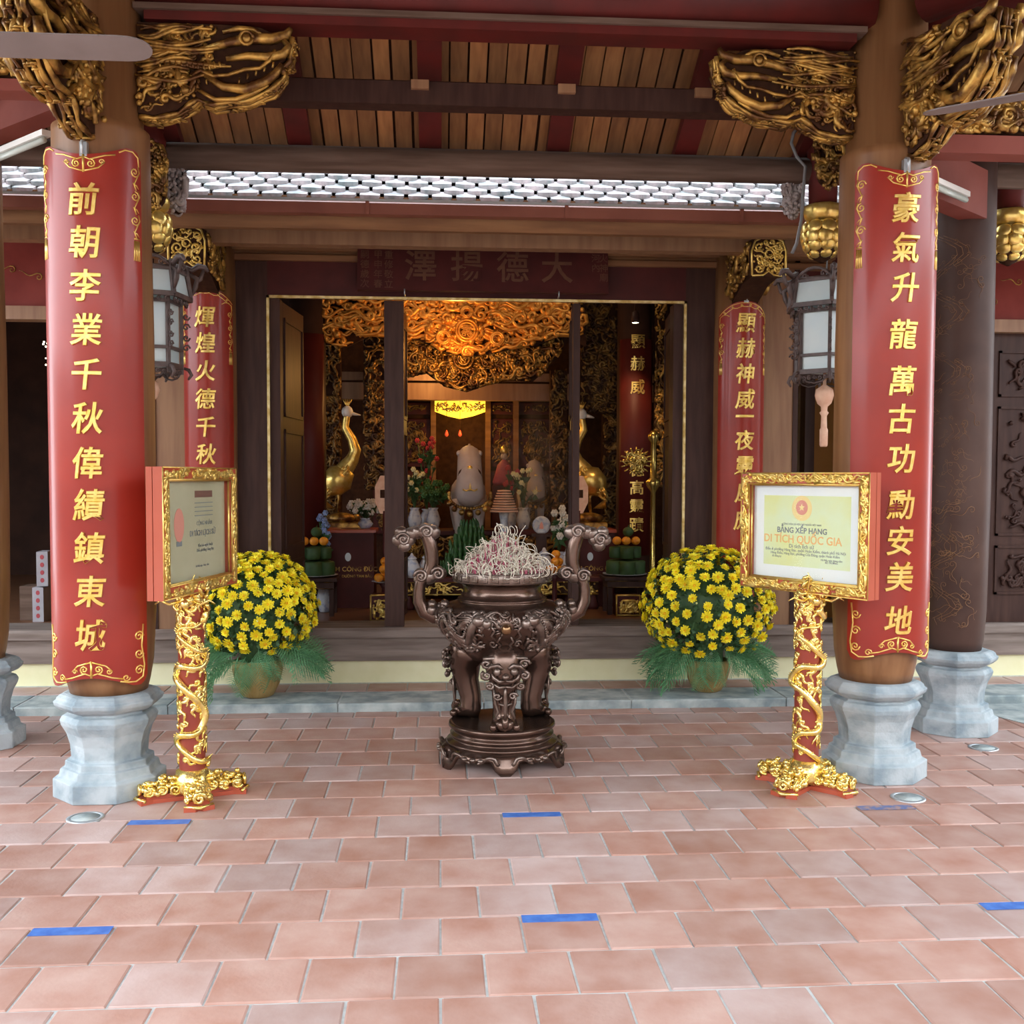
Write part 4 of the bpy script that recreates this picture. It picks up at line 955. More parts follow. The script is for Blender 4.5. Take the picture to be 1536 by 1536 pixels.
# body
body=[(.0,.575),(.12,.58),(.175,.60),(.225,.645),(.285,.71),(.34,.775),(.378,.83),(.382,.86),(.37,.895),(.33,.925),(.27,.942),(.255,.948),(.262,.955),(.262,.962),(.248,.968),(.236,.985),(.228,1.005),(.229,1.03),(.243,1.05),(.262,1.058)]
MB().lathe(body,72,cap=False).build('bowl','bronze',t)
MB().lathe([(.262,1.056),(.285,1.06),(.29,1.065),(.29,1.115),(.285,1.12),(.262,1.12),(.258,1.115),(.25,1.07)],72,cap=False).build('rim','bronzerel',t)
MB().lathe([(0,1.10),(.262,1.095)],40,cap=False).build('ash_bed','ash',t)
g=MB(); n=30            # key fret round the rim
F=cyl(0,0,0,.2905)
g.xf=F
for k in range(n):
    u=2*PI*.2905*k/n; q=.022
    stroke(g,[(u-q,1.072),(u+q,1.072),(u+q,1.107),(u-q*.55,1.107),(u-q*.55,1.084),(u+q*.4,1.084),(u+q*.4,1.096),(u-.1*q,1.096)],.0022,.001,taper=False,n=4)
g.build('key_fret',mat('fret_bronze',(.26,.2,.17),(.34,.27,.22),20,.35,metal=.8),t)
# shoulder reliefs: two dragons facing a flaming pearl
g=MB(); rr=random.Random(9)
def bodyR(z):
    for i in range(len(body)-1):
        if body[i][1]<=z<=body[i+1][1]:
            k=(z-body[i][1])/(body[i+1][1]-body[i][1]+1e-9); return body[i][0]+(body[i+1][0]-body[i][0])*k
    return .3
def bxf(u,v,w): R=bodyR(v)+w; a=u/.36; return (R*math.sin(a),-R*math.cos(a),v)
g.xf=bxf
for s in(-1,1):
    for k,(A,B) in enumerate(((0,0),)):
        P=[(s*(.11+.36*i/40),.80+.062*math.sin(i/40*PI*3.2+.6)) for i in range(41)]
        stroke(g,P,[.030*(1-.55*i/40) for i in range(41)],.012,n=8)
        for i in range(0,40,1): stroke(g,[(P[i][0],P[i][1]+.028*(1-.5*i/40)),(P[i][0]+s*.006,P[i][1]+.046*(1-.4*i/40))],.006,.03)
    # head
    h=g.xf; g.xf=None
    g.sph(bxf(s*.135,.875,.03),.042,10,(1,1,.8)); g.sph(bxf(s*.095,.862,.04),.028,10); g.sph(bxf(s*.12,.892,.055),.012,6); g.xf=h
    for j in range(9): stroke(g,[(s*.15,.88),(s*(.19+.01*j),.90-.012*j),(s*(.25+.01*(j%3)),.905-.018*j)],.009,.025)
    stroke(g,[(s*.08,.85),(s*.06,.82),(s*.08,.79),(s*.06,.76)],.008,.02)
fillcarve(g,[(-1.05,.83),(1.05,.83),(1.05,.92),(-1.05,.92)],230,.07,rr,w=.004,dw=.014,tk=.15)
fillcarve(g,[(-1.05,.68),(-.13,.68),(-.13,.83),(-1.05,.83)],90,.08,rr,w=.002,dw=.012,tk=.15); fillcarve(g,[(.13,.68),(1.05,.68),(1.05,.83),(.13,.83)],90,.08,rr,w=.002,dw=.012,tk=.15)
for k in range(14):
    a=-.2+PI*1.4*k/13; stroke(g,[(.04*math.cos(a),.835+.04*math.sin(a)),(.075*math.cos(a)+.01*math.sin(k*3),.84+.07*math.sin(a))],.007,.008)
for s in(-1,1):
    stroke(g,[(s*.03,.78),(s*.05,.75),(s*.03,.73),(s*.06,.70),(s*.04,.68)],.008,.006); stroke(g,spiral(s*.08,.735,.025,1.3,0,s,12),.007,.006,taper=False)
g.build('dragon_relief','bronzerel',t)
MB().sph(bxf(0,.83,.018),.032,16).build('flaming_pearl',mat('pearl_bronze',(.28,.16,.08),rough=.22,metal=.9),t)
# handles
for s in(-1,1):
    P=[(.335,.86),(.40,.85),(.455,.88),(.485,.94),(.487,1.00),(.478,1.05),(.45,1.09),(.425,1.12),(.412,1.17),(.415,1.23),(.425,1.28),(.44,1.32),(.455,1.345)]
    g=MB(); g.tube([(s*x,0,z) for x,z in P],[.042,.044,.042,.038,.036,.036,.038,.038,.040,.042,.042,.04,.036],12,flat=1.0)
    o=g.build('handle','bronze',t); g=MB()
    rr=random.Random(4)
    for (x,z,q) in ((.43,1.085,.05),(.475,1.075,.045),(.395,1.10,.045),(.36,1.105,.038),(.45,1.35,.055),(.41,1.345,.05),(.495,1.345,.045),(.53,1.335,.045),(.57,1.31,.052),(.605,1.30,.04),(.59,1.345,.04),(.57,1.265,.04),(.545,1.30,.04)):
        g.sph((s*x,0,z),q,12,(1,.75,.9))
    for (x,z) in ((.575,1.305),(.44,1.35),(.375,1.105),(.475,1.09)):
        g.tube([(s*a,-.038,b) for a,b in spiral(x,z,.04,1.6,0,1,20)],.009,6); g.tube([(s*a,.038,b) for a,b in spiral(x,z,.04,1.6,0,1,20)],.009,6)
    for i in range(10): g.sph((s*rr.uniform(.33,.42),rr.uniform(-.06,.06),rr.uniform(.84,.93)),rr.uniform(.02,.035),8)
    g.build('cloud_knob','bronzerel',o)
# burnt incense
t2=thing('burnt_incense','tangled heap of curled white incense ash over red stick stubs in the burner','incense',(BX,BY,1.10))
rr=random.Random(12); g=MB(); g2=MB()
for i in range(520):
    a=rr.uniform(0,2*PI); q=.245*math.sqrt(rr.random()); h=(.03+.20*(1-(q/.25))**1.1)*rr.uniform(.6,1.1); x,y=q*math.cos(a),q*math.sin(a); ti=.35
    g2.tube([(x,y,0),(x*(1+ti*h),y*(1+ti*h),h*1.1)],.0036,4)
def curl(x,y,z):
    d=rr.uniform(0,2*PI); el=rr.uniform(.6,1.6); P=[]; st=.0072; c1=rr.choice((-1,1))*rr.uniform(4,38); n=rr.randint(20,44); dn=rr.uniform(10,46)
    for j in range(n):
        P.append((x,y,z)); x+=st*math.cos(el)*math.cos(d); y+=st*math.cos(el)*math.sin(d); z+=st*math.sin(el)
        d+=c1*st; el-=dn*st*(.3 if j<5 else 1)
        z=max(z,.0)
    g.tube(P,.0023,4)
for i in range(500):
    a=rr.uniform(0,2*PI); q=.245*math.sqrt(rr.random()); x,y=q*math.cos(a)*.98+.02*(1-q/.25),q*math.sin(a)
    hm=.03+.27*(1-q/.25)**1.15
    curl(x,y,max(0,hm*rr.uniform(.45,1.0)-.02))
    if rr.random()<.25: g.tube([(x*.7,y*.7,0),(x*.85,y*.85,hm*.5),(x,y,hm*.95)],.0024,4)
g.tube([(-.09,-.02,.12),(-.10,-.02,.17),(-.12,-.02,.215)],.004,5)
g.tube([(.02,0,.2),(.035,0,.25),(.03,0,.275),(.015,0,.275)],.004,5)
tag(g2.build('stick_stubs','stick',t2),kind='stuff'); tag(g.build('ash_curls','ash',t2),kind='stuff')
# ================================================================ CHRYSANTHEMUM POTS
def flower_mesh():
    mb=MB(); r=random.Random(2)
    for ring,(n,L,el,w) in enumerate(((13,.034,.10,.0058),(11,.029,.5,.0055),(8,.020,.95,.005))):
        for k in range(n):
            a=2*PI*(k+.5*ring)/n+r.uniform(-.08,.08); e=el+r.uniform(-.12,.12); Lk=L*r.uniform(.88,1.1)
            ca,sa=math.cos(a),math.sin(a)
            def P(d,s,up=0): return (d*math.cos(e)*ca-s*sa,d*math.cos(e)*sa+s*ca,d*math.sin(e)+up+.002*ring)
            vs=[P(.004,0),P(Lk*.55,-w,.001),P(Lk*.55,w,.001),P(Lk*.92,-w*.75),P(Lk*.92,w*.75),P(Lk,0),P(Lk*.6,0,-.002)]
            mb.add(vs,[(0,1,6),(0,6,2),(1,3,5,6),(6,5,4,2)],False)
    return mb.mesh('flower_head','petal')
FM=flower_mesh(); CM=MB().sph((0,0,.006),.010,8,(1,1,.7)).mesh('flower_centre','flowerc')
def frond_mesh(seed):
    r=random.Random(seed); mb=MB(); n=17; L=.36; mid=[]
    for i in range(n):
        f=i/(n-1); mid.append((L*f*(1-.12*f),0,.05*math.sin(f*2)-.22*f**2.1))
    mb.tube(mid,[.004*(1-.7*i/n) for i in range(n)],4)
    for i in range(2,n):
        f=i/(n-1); l=.145*math.sin(PI*(.18+.75*f))+.02
        for s in(-1,1):
            x,y,z=mid[i]; dx,dy,dz=l*.62,s*l*.75,-l*.18+r.uniform(-.01,.01)
            mb.add([(x-.004,y,z),(x+.004,y,z),(x+dx*.55+.006,y+dy*.55,z+dz*.4+.002),(x+dx,y+dy,z+dz),(x+dx*.55-.005,y+dy*.55,z+dz*.4)],[(0,1,2,4),(4,2,3)],False)
    return mb.mesh('palm_frond','palm')
PM=[frond_mesh(i) for i in range(3)]
def mum(x,y,z0,label,seed,R,hz,zc,pot_r,pot_h,ribs):
    r=random.Random(seed); t=thing('potted_chrysanthemum',label,'potted plant',(x,y,z0))
    f=(lambda a,z:1+.018*math.cos(32*a)) if ribs else None
    MB().lathe([(pot_r*.5,0),(pot_r*.62,.01),(pot_r*.86,pot_h*.35),(pot_r*.99,pot_h*.72),(pot_r,pot_h*.9),(pot_r*.93,pot_h),(pot_r*.85,pot_h),(pot_r*.85,pot_h*.8),(0,pot_h*.8)],128 if ribs else 40,rf=f,cap=False).build('pot','potgold',t)
    lf=MB()
    for i in range(1900):
        a=r.uniform(0,2*PI); el=math.asin(r.uniform(-.9,1)); q=r.uniform(.55,.97)
        p=Vector((R*q*math.cos(el)*math.cos(a),R*.84*q*math.cos(el)*math.sin(a),zc+hz*q*math.sin(el)))
        rot=(Matrix.Rotation(a,3,'Z')@Matrix.Rotation(-el+r.uniform(-.5,.9),3,'Y')@Matrix.Rotation(r.uniform(-1,1),3,'X'))
        l=r.uniform(.03,.05); w=l*.42
        vs=[(0,0,0),(l*.3,-w*.8,0),(l*.5,-w*.5,.002),(l*.7,-w,0),(l*1.1,0,-.006),(l*.7,w,0),(l*.5,w*.5,.002),(l*.3,w*.8,0)]
        lf.add([tuple(p+rot@Vector(v)) for v in vs],[(0,1,2,7),(2,6,7) ,(2,3,4),(2,4,6),(4,5,6)],False)
    lf.sph((0,0,zc),1,16,(R*.72,R*.6,hz*.72)); lf.tube([(0,0,pot_h*.7),(0,0,zc)],pot_r*.7,10)
    o=lf.build('foliage','leaf',t,fix=False,kind='stuff')
    # blooms spread over the dome with a relaxation
    pts=[]
    tries=0
    while len(pts)<250 and tries<40000:
        tries+=1
        a=r.uniform(0,2*PI); s=r.uniform(-.78,1.0); el=math.asin(s)
        d=Vector((math.cos(el)*math.cos(a),math.cos(el)*math.sin(a),s))
        mn=.20 if s<.3 else .15
        mn*=r.uniform(.75,1.5)
        if all((d-e).length>mn for e in pts): pts.append(d)
    for d in pts:
        p=Vector((d.x*R,d.y*R*.84,zc+d.z*hz))*1.0; p+=d*r.uniform(-.02,.015)
        dd=(d+Vector((r.uniform(-.3,.3),r.uniform(-.3,.3),r.uniform(-.1,.45)))).normalized()
        q=dd.to_track_quat('Z','Y').to_euler(); s=r.uniform(1.05,1.5)
        fo=inst('flower_head',FM,t,p,q,s); inst('flower_centre',CM,fo,(0,0,0))
    bd=MB()
    for i in range(70):
        a=r.uniform(0,2*PI); el=math.asin(r.uniform(-.5,.9)); bd.sph((R*1.0*math.cos(el)*math.cos(a),R*.84*math.cos(el)*math.sin(a),zc+hz*1.0*math.sin(el)),.008,5)
    bd.build('bud',mat('bud',(.8,.78,.3)),t,kind='stuff')
    for k in range(76):
        a=2*PI*k/76+r.uniform(-.1,.1); fr_=abs(((a+PI/2+PI)%(2*PI))-PI)<.75
        if fr_ and k%2: continue
        if math.sin(a)>.55: continue
        inst('palm_frond',r.choice(PM),t,(pot_r*.9*math.cos(a),pot_r*.9*math.sin(a),pot_h*1.0+r.uniform(-.01,.14)),(r.uniform(-1.0,1.0),(r.uniform(.5,1.1) if fr_ else r.uniform(-.3,.4)),a),(.66 if fr_ else 1.05)*r.uniform(.85,1.1))
p=fl(378,1050,.06); mum(p.x+.02,p.y+.13,.062,'dome of yellow chrysanthemums in a ribbed gold pot, left of the burner',5,.42,.385,.655,.18,.27,True)
p=fl(1066,1040,.06); mum(p.x,p.y+.10,.062,'dome of yellow chrysanthemums in a plain gold pot, right of the burner',6,.485,.42,.655,.17,.24,False)
# ================================================================ INSIDE THE SHRINE
def P_(px,py,Y): return at(px,py,Y)
def poly_at(pts,Y): 
    return [(at(a,b,Y).x,at(a,b,Y).z) for a,b in pts]
FZ=.44
def wplane(Y): return plane((0,Y,0),(1,0,0),(0,-1,0))
# carved canopy
t=thing('carved_canopy','gilded openwork canopy of clouds and dragons glowing orange inside the doorway','carving',(0,9.6,0))
up=poly_at([(440,400),(880,400),(880,520),(850,500),(800,520),(765,523),(735,530),(700,535),(665,527),(630,510),(600,508),(560,500),(520,520),(480,515),(440,540)],9.6)
lo=poly_at([(590,500),(860,500),(830,545),(800,572),(762,570),(730,578),(700,588),(668,580),(640,560),(610,566),(590,560)],9.75)
mb=MB(wplane(.06)); mb.prism(up,0,.02); mb.build('carving_ground','darkcarve',t)
r=random.Random(31); g=MB(wplane(0)); fillcarve(g,up,420,.17,r,ang=lambda u,v:(0 if r.random()<.5 else PI),w=.0,dw=.07,tk=.12,knobs=.3)
for i in range(22):
    u0=r.uniform(-1.2,1.2); v0=r.uniform(2.62,3.1); s=r.choice((-1,1)); q=[(u0+s*.05*k,v0+.03*math.sin(k*1.1+i)) for k in range(12)]; q=[c for c in q if inpoly(up,*c)]
    if len(q)>4: stroke(g,q,.02,.06)
for (px,py,q) in ((700,498,.10),(665,508,.06),(745,510,.06),(700,470,.05)):
    p=at(px,py,9.6)
    for k in (1,.75): stroke(g,spiral(p.x,p.z,q*k,1,0,1,24,.97),.013,.09,taper=False)
    for j in range(9):
        a=j*2*PI/9; stroke(g,[(p.x+q*1.05*math.cos(a),p.z+q*1.05*math.sin(a)),(p.x+q*1.3*math.cos(a+.2),p.z+q*1.3*math.sin(a+.2))],.018,.08)
p=at(700,498,9.6); glyph(g,'壽',.12,p.x,p.z,.085,ext=.008)
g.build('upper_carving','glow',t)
g=MB(wplane(.15)); mbk=MB(wplane(.2)); mbk.prism(lo,0,.02); mbk.build('carving_ground','darkcarve',t)
fillcarve(g,lo,330,.12,r,w=.0,dw=.06,tk=.13,knobs=.4)
p=at(695,540,9.75)
for k in (1,.6): stroke(g,spiral(p.x,p.z,.09*k,1,0,1,24,.97),.014,.09,taper=False)
for j in range(14):
    a=j*2*PI/14; stroke(g,[(p.x+.10*math.cos(a),p.z+.10*math.sin(a)),(p.x+.16*math.cos(a+.2),p.z+.16*math.sin(a+.2))],.018,.07)
g.build('lower_carving','oldgold',t)
# carved pillar casings
def casing(px0,px1,py0,py1,Y,label,m='oldgold',n=150,seed=0,wd=.12):
    a=at(px0,py0,Y); b=at(px1,py1,Y); t=thing('carved_pillar_casing',label,'carving',((a.x+b.x)/2,Y,0)); w=b.x-a.x; r=random.Random(seed)
    MB().box(-w/2,w/2,0,wd,b.z,a.z).build('carving_ground','darkcarve',t)
    g=MB(plane((0,0,0),(1,0,0),(0,-1,0))); fillcarve(g,[(-w/2,b.z),(w/2,b.z),(w/2,a.z),(-w/2,a.z)],n,.11,r,w=.0,dw=.03,tk=.13,knobs=.5); g.build('openwork','oldgold' if m=='oldgold' else m,t)
M['interior_red']=mat('interior_red',(.075,.009,.006),(.10,.012,.008),3,.5,spec=.25)
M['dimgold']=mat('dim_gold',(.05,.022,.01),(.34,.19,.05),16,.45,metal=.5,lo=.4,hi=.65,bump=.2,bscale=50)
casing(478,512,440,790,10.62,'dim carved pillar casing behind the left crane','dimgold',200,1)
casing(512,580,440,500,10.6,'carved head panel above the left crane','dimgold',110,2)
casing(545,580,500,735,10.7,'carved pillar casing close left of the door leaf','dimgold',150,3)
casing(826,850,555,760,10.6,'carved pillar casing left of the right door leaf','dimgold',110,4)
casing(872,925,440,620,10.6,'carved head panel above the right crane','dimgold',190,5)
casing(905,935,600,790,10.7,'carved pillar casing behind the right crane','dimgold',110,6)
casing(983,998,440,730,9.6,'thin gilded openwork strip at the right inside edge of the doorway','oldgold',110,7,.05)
# red interior columns with couplets
for (px,Y,l,chs,pys) in ((463,9.6,'red interior column just inside the left jamb of the doorway','',()),(950,9.7,'red interior column with gold characters right of the right crane','顯赫威德高靈蹟',(512,545,580,704,731,759,787))):
    p=at(px,700,Y); t=thing('interior_column',l,'column',(p.x,Y,0))
    MB().lathe([(.17,FZ),(.16,1.0),(.16,4.2)],28).build('shaft','interior',t)
    mb=MB(); n=12; vs=[]
    R=.185 
    for w in(R,R-.015):
        for i in range(n+1):
            a=-1+2*i/n; vs+= [(w*math.sin(a),-w*math.cos(a),FZ+.5),(w*math.sin(a),-w*math.cos(a),2.95)]
    o=2*(n+1); fs=[]
    for i in range(n): fs+=[(2*i,2*i+2,2*i+3,2*i+1),(o+2*i,o+2*i+1,o+2*i+3,o+2*i+2),(2*i,o+2*i,o+2*i+2,2*i+2),(2*i+1,2*i+3,o+2*i+3,o+2*i+1)]
    fs+=[(0,1,o+1,o),(2*n,o+2*n,o+2*n+1,2*n+1)]
    mb.add(vs,fs,True); mb.build('couplet_panel','interior_red',t)
    for ch,py in zip(chs,pys):
        g=MB(cyl(0,0,0,R,0)); glyph(g,ch,.14,0,at(px,py,Y-R).z,.003,ext=.003,off=.002,cuts=True); g.build('gilt_character','gold',t)
# beam, lit valance and altar front at the back
tag(box('altar_beam','plainwood',-1.6,2.6,11.0,11.15,at(700,600,11).z,at(700,575,11).z),'pale timber beam crossing above the glowing altar panel','beam')
tag(box('altar_rail','plainwood',-1.6,2.6,10.95,10.99,at(700,572,11).z,at(700,560,11).z),'upper moulding board above the pale altar beam','beam')
mb=MB(wplane(0)); 
a=at(652,601,11.6); b=at(728,610,11.6); mb.prism([(a.x,a.z),(a.x,a.z-.12),(a.x+.14,a.z-.17),(a.x+.28,a.z-.20),(b.x-.14,a.z-.17),(b.x,a.z-.12),(b.x,a.z)],-.02,0); VAL=mb
VG=g=MB(wplane(0)); fillcarve(g,[(a.x,a.z-.12),(b.x,a.z-.12),(b.x,a.z-.02),(a.x,a.z-.02)],46,.07,random.Random(3),w=.004,dw=.01)
t=thing('altar_screen','dark red panelled altar screen behind the offerings','screen',(0,11.8,0))
for (x0,x1) in ((560,600),(604,645),(735,770),(778,830)):
    for (y0,y1) in ((604,622),(628,700),(706,800)):
        A=at(x0,y0,11.8); B=at(x1,y1,11.8); mb=MB(); mb.box(A.x,B.x,-.03,.0,B.z,A.z,.01); mb.build('panel','maroon',t)
        g=MB(plane((0,-.03,0),(1,0,0),(0,-1,0))); fillcarve(g,[(A.x+.03,B.z+.03),(B.x-.03,B.z+.03),(B.x-.03,A.z-.03),(A.x+.03,A.z-.03)],int(60*(A.z-B.z)*(B.x-A.x)*6),.08,random.Random(x0+y0),dw=.01,tk=.12); 
        if g.v: g.build('panel_carving','dimgold',t)
for px in (602,650,732,774,832):
    A=at(px,600,11.75); MB().box(A.x-.03,A.x+.03,-.08,.02,FZ,A.z,.01).build('stile','beamwood',t)
MB().box(-1.6,2.6,.02,.06,FZ,3.4).build('screen_back','darkcarve',t)
vo=VAL.build('lit_valance','lightyellow',t,loc=(0,-.2,0)); tag(vo,'yellow glowing carved valance'); VG.build('openwork','brightgold',vo)
# main altar table
a=at(598,866,9.45); b=at(905,866,9.45); TZ=a.z
t=thing('altar_table','long dark altar table with gilded apron behind the bronze burner','table',((a.x+b.x)/2,9.75,0)); hw=(b.x-a.x)/2
MB().box(-hw,hw,-.3,.3,TZ-.045,TZ,.01).build('table_top','maroon',t)
MB().box(-hw+.04,hw-.04,-.26,.26,TZ-.17,TZ-.045).build('apron','darkcarve',t)
g=MB(plane((0,-.262,0),(1,0,0),(0,-1,0))); fillcarve(g,[(-hw+.05,TZ-.17),(hw-.05,TZ-.17),(hw-.05,TZ-.05),(-hw+.05,TZ-.05)],120,.07,random.Random(8),dw=.01); 
for q in (TZ-.05,TZ-.165): stroke(g,[(-hw+.04,q),(hw-.04,q)],.007,.005,taper=False)
g.build('apron_carving','gold',t)
for sx in(-1,1):
    for sy in(-1,1): MB().lathe([(.05,FZ),(.06,FZ+.03),(.035,FZ+.1),(.04,TZ-.15)],12,c=(sx*(hw-.08),sy*.2,0)).build('leg','maroon',t)
# upper offering shelf behind the table
a=at(600,795,10.35); SHZ=a.z
t=thing('offering_shelf','raised dark red shelf behind the altar table holding the vases','table',(.42,10.55,0))
MB().box(-.98,.95,-.22,.22,SHZ-.05,SHZ,.01).build('shelf_top','maroon',t); MB().box(-.93,.9,-.18,.18,FZ,SHZ-.05).build('shelf_front','darkcarve',t)
g=MB(plane((0,-.182,0),(1,0,0),(0,-1,0))); fillcarve(g,[(-.92,SHZ-.3),(.88,SHZ-.3),(.88,SHZ-.06),(-.92,SHZ-.06)],140,.09,random.Random(9),dw=.015); g.build('gilt_carving','oldgold',t)
# ---- white horses
def horse(px,Y,ptop,scale,label,zb):
    p=at(px,ptop,Y); t=thing('horse_statue',label,'statue',(p.x,Y,zb)); H=p.z-zb; k=H/1.0
    mb=MB(); 
    body=[(0,.55,.60),(0,.35,.62),(0,.10,.62),(0,-.05,.62),(0,-.16,.68),(0,-.21,.76),(0,-.22,.85)]
    mb.tube([(x*k,y*k,z*k) for x,y,z in body],[.10*k,.18*k,.18*k,.155*k,.115*k,.09*k,.085*k],16)
    head=[(0,-.10,1.0),(0,-.22,.985),(0,-.30,.88),(0,-.34,.78),(0,-.37,.67),(0,-.38,.585),(0,-.36,.53)]
    mb.tube([(x*k,y*k,z*k) for x,y,z in head],[.10*k,.118*k,.122*k,.126*k,.140*k,.142*k,.10*k],18)
    for sx in(-1,1):
        mb.tube([(sx*.10*k,-.06*k,.55*k),(sx*.105*k,-.09*k,.34*k),(sx*.10*k,-.06*k,.18*k),(sx*.10*k,-.08*k,.04*k),(sx*.10*k,-.1*k,0)],[.075*k,.05*k,.036*k,.034*k,.055*k],10)
        mb.tube([(sx*.11*k,.45*k,.58*k),(sx*.12*k,.40*k,.38*k),(sx*.11*k,.52*k,.24*k),(sx*.11*k,.48*k,.04*k),(sx*.11*k,.46*k,0)],[.10*k,.06*k,.04*k,.036*k,.055*k],10)
        mb.sph((sx*.10*k,-.25*k,1.015*k),.03*k,8)
    mb.build('horse_body','horse',t)
    mb=MB(); mb.tube([(0,-.22*k,1.0*k),(0,-.23*k,1.06*k),(0,-.23*k,1.11*k)],[.04*k,.028*k,.008*k],8)
    mb.tube([(0,-.12*k,.98*k),(0,-.06*k,.90*k),(0,-.02*k,.80*k)],[.03*k,.04*k,.04*k],8); mb.build('mane','horse',t)
    for sx in(-1,1):
        mb=MB(); mb.tube([(sx*.065*k,-.41*k,.87*k),(sx*.095*k,-.40*k,.83*k),(sx*.115*k,-.385*k,.79*k)],[.004*k,.013*k,.004*k],6); mb.build('eye','darkcarve',t)
    g=MB(); g.sph((0,-.425*k,.86*k),.034*k,8,(1,.5,1)); g.tube([(0,-.435*k,.82*k),(0,-.475*k,.74*k),(0,-.525*k,.65*k)],.012*k,5)
    for sx in(-1,1): g.tube([(0,-.525*k,.66*k),(sx*.04*k,-.52*k,.645*k),(sx*.07*k,-.515*k,.66*k)],.008*k,5)
    g.build('bridle','gold',t)
    g=MB(); n=26
    for i in range(n):
        a=PI*(.95+1.1*i/(n-1)); g.sph((.205*k*math.cos(a),(-.40)*k,(.60+.13*math.sin(a))*k),.018*k,8)
    for i in range(7):
        a=PI*(1.15+.7*i/6); g.sph((.225*k*math.cos(a),-.41*k,(.60+.18*math.sin(a))*k),.03*k,8)
    g.build('collar_bells','oldgold',t)
    MB().box(-.24*k,.24*k,-.25*k,.65*k,-.06,0.0,.01).build('plinth','maroon',t)
    return t
MB_=None
horse(703,10.35,685,1,'large white horse statue facing out of the doorway, centre',SHZ+.065) if False else None
t=horse(703,9.95+.0,683,1,'large white horse statue facing out through the middle of the doorway',.93)
# pedestal under the horse
tag(box('horse_pedestal','maroon',t.location.x-.25,t.location.x+.25,9.95-.0+.10,10.32,FZ,.865,c=.01),'dark red pedestal under the large white horse statue','pedestal') if False else None
t2=horse(800,11.0,700,.7,'smaller dim white horse statue on the right behind the smoke',1.05)
# ---- cranes
def crane(px,py_foot,px_head,py_head,Y,fl_,label):
    b=at(px,py_foot,Y); h=at(px_head,py_head,Y); t=thing('crane_statue',label,'statue',(b.x,Y,b.z)); H=h.z-b.z; s=fl_
    # s=+1: body to the left of the neck, head curling back
    mb=MB(); hx=h.x-b.x
    P=[(-s*.05,.0,.34*H),(s*.02,0,.45*H),(s*.09,0,.54*H),(s*.12,0,.63*H),(s*.085,0,.74*H),(s*.02,0,.85*H),(hx*.8,0,.94*H),(hx,0,.985*H)]
    mb.tube(P,[.10,.085,.066,.056,.046,.038,.034,.034],12)
    mb.tube([(s*.06,0,.44*H),(-s*.03,0,.36*H),(-s*.12,0,.28*H),(-s*.19,0,.20*H)],[.07,.15,.13,.03],14)
    mb.build('crane_body','gold',t)
    g=MB(); r=random.Random(4)
    for i in range(60):
        k=r.random(); x=s*.07-s*.24*k; z=(.46-.24*k)*H+r.uniform(-.07,.07); g.tube([(x,-.105+abs(z-(.46-.24*k)*H)*.5,z),(x-s*.035,-.115+abs(z-(.46-.24*k)*H)*.5,z-.045)],[.016,.007],5)
    for i in range(8): g.tube([(-s*.13-s*.008*i,-.04+.01*i,.26*H),(-s*.19-s*.006*i,-.04+.01*i,.17*H),(-s*(.20-.016*i),-.04+.01*i,.06*H)],[.014,.012,.004],5)
    g.build('wing_feathers','gold',t)
    for q in(-.03,.03):
        mb=MB(); mb.tube([(-s*.06,q,.30*H),(-s*.04,q,.16*H),(-s*.05,q,.02)],[.026,.014,.013],8)
        for j in(-1,0,1): mb.tube([(-s*.05,q,.015),(-s*.05+s*.06,q+j*.03,.006)],.008,5)
        mb.build('leg','oldgold',t)
    mb=MB(); mb.sph((hx,0,H),.062,12,(.9,.8,1)); mb.tube([(hx-s*.02,0,1.0*H),(hx-s*.09 if s<0 else hx+.07,0,H-.02),(hx+(.13),0,H-.03)],[.03,.015,.004],8); mb.build('white_head','white',t)
    g=MB(); 
    for j in range(5): g.tube([(hx,0,H+.04),(hx+.012*(j-2),0,H+.09),(hx+.022*(j-2),0,H+.125)],.006,5)
    g.build('crest','gold',t)
    g=MB(); g.sph((-s*.03,0,-.035),.13,12,(1.2,1,.45)); g.sph((s*.13,0,-.03),.04,8); g.box(-.2,.2,-.15,.15,-.12,-.07,.01); g.build('tortoise_base','oldgold',t)
    # stand under it
    z=b.z-.12-FZ; MB().box(-.22,.22,-.17,.17,-.12-z,-.12,.01).build('pedestal','maroon',t)
    return t
crane(515,772,521,618,10.25,1,'gilded crane statue with a white head standing at the left inside the doorway')
crane(878,772,872,622,10.25,-1,'gilded crane statue with a white head standing at the right inside the doorway')
# ---- donation boxes
def dbox(px0,px1,py0,py1,Y,label,txt1):
    A=at(px0,py0,Y); B=at(px1,py1,Y); w=B.x-A.x; h=A.z-FZ; t=thing('donation_box',label,'donation box',((A.x+B.x)/2,Y+.2,FZ))
    MB().box(-w/2,w/2,-.2,.2,0,h-.02,.006).build('box_body','maroon',t); MB().box(-w/2-.02,w/2+.02,-.22,.22,h-.02,h+.01,.004).build('box_lid','redpaint',t)
    MB().box(-.08,.08,-.02,.02,h+.0095,h+.0125).build('slot','darkcarve',t)
    f=plane((0,-.201,0),(1,0,0),(0,-1,0))
    for s,z,sz in (('HÒM CÔNG ĐỨC',.50*h,.060),('CÚNG DƯỜNG TAM BẢO',.41*h,.034)):
        g=MB(f); glyph(g,s,sz,.03,z,.001,ext=.001,off=.0006); g.build('box_lettering','oldgold',t)
    g=MB(f); g.prism([(.028*math.cos(a),.04*math.sin(a)+.66*h) for a in [2*PI*i/16 for i in range(16)]],0,.004); g.build('keyhole_plate','metal',t)
    return t
dbox(483,561,796,905,9.7,'maroon donation box with gold lettering at the left inside the doorway','')
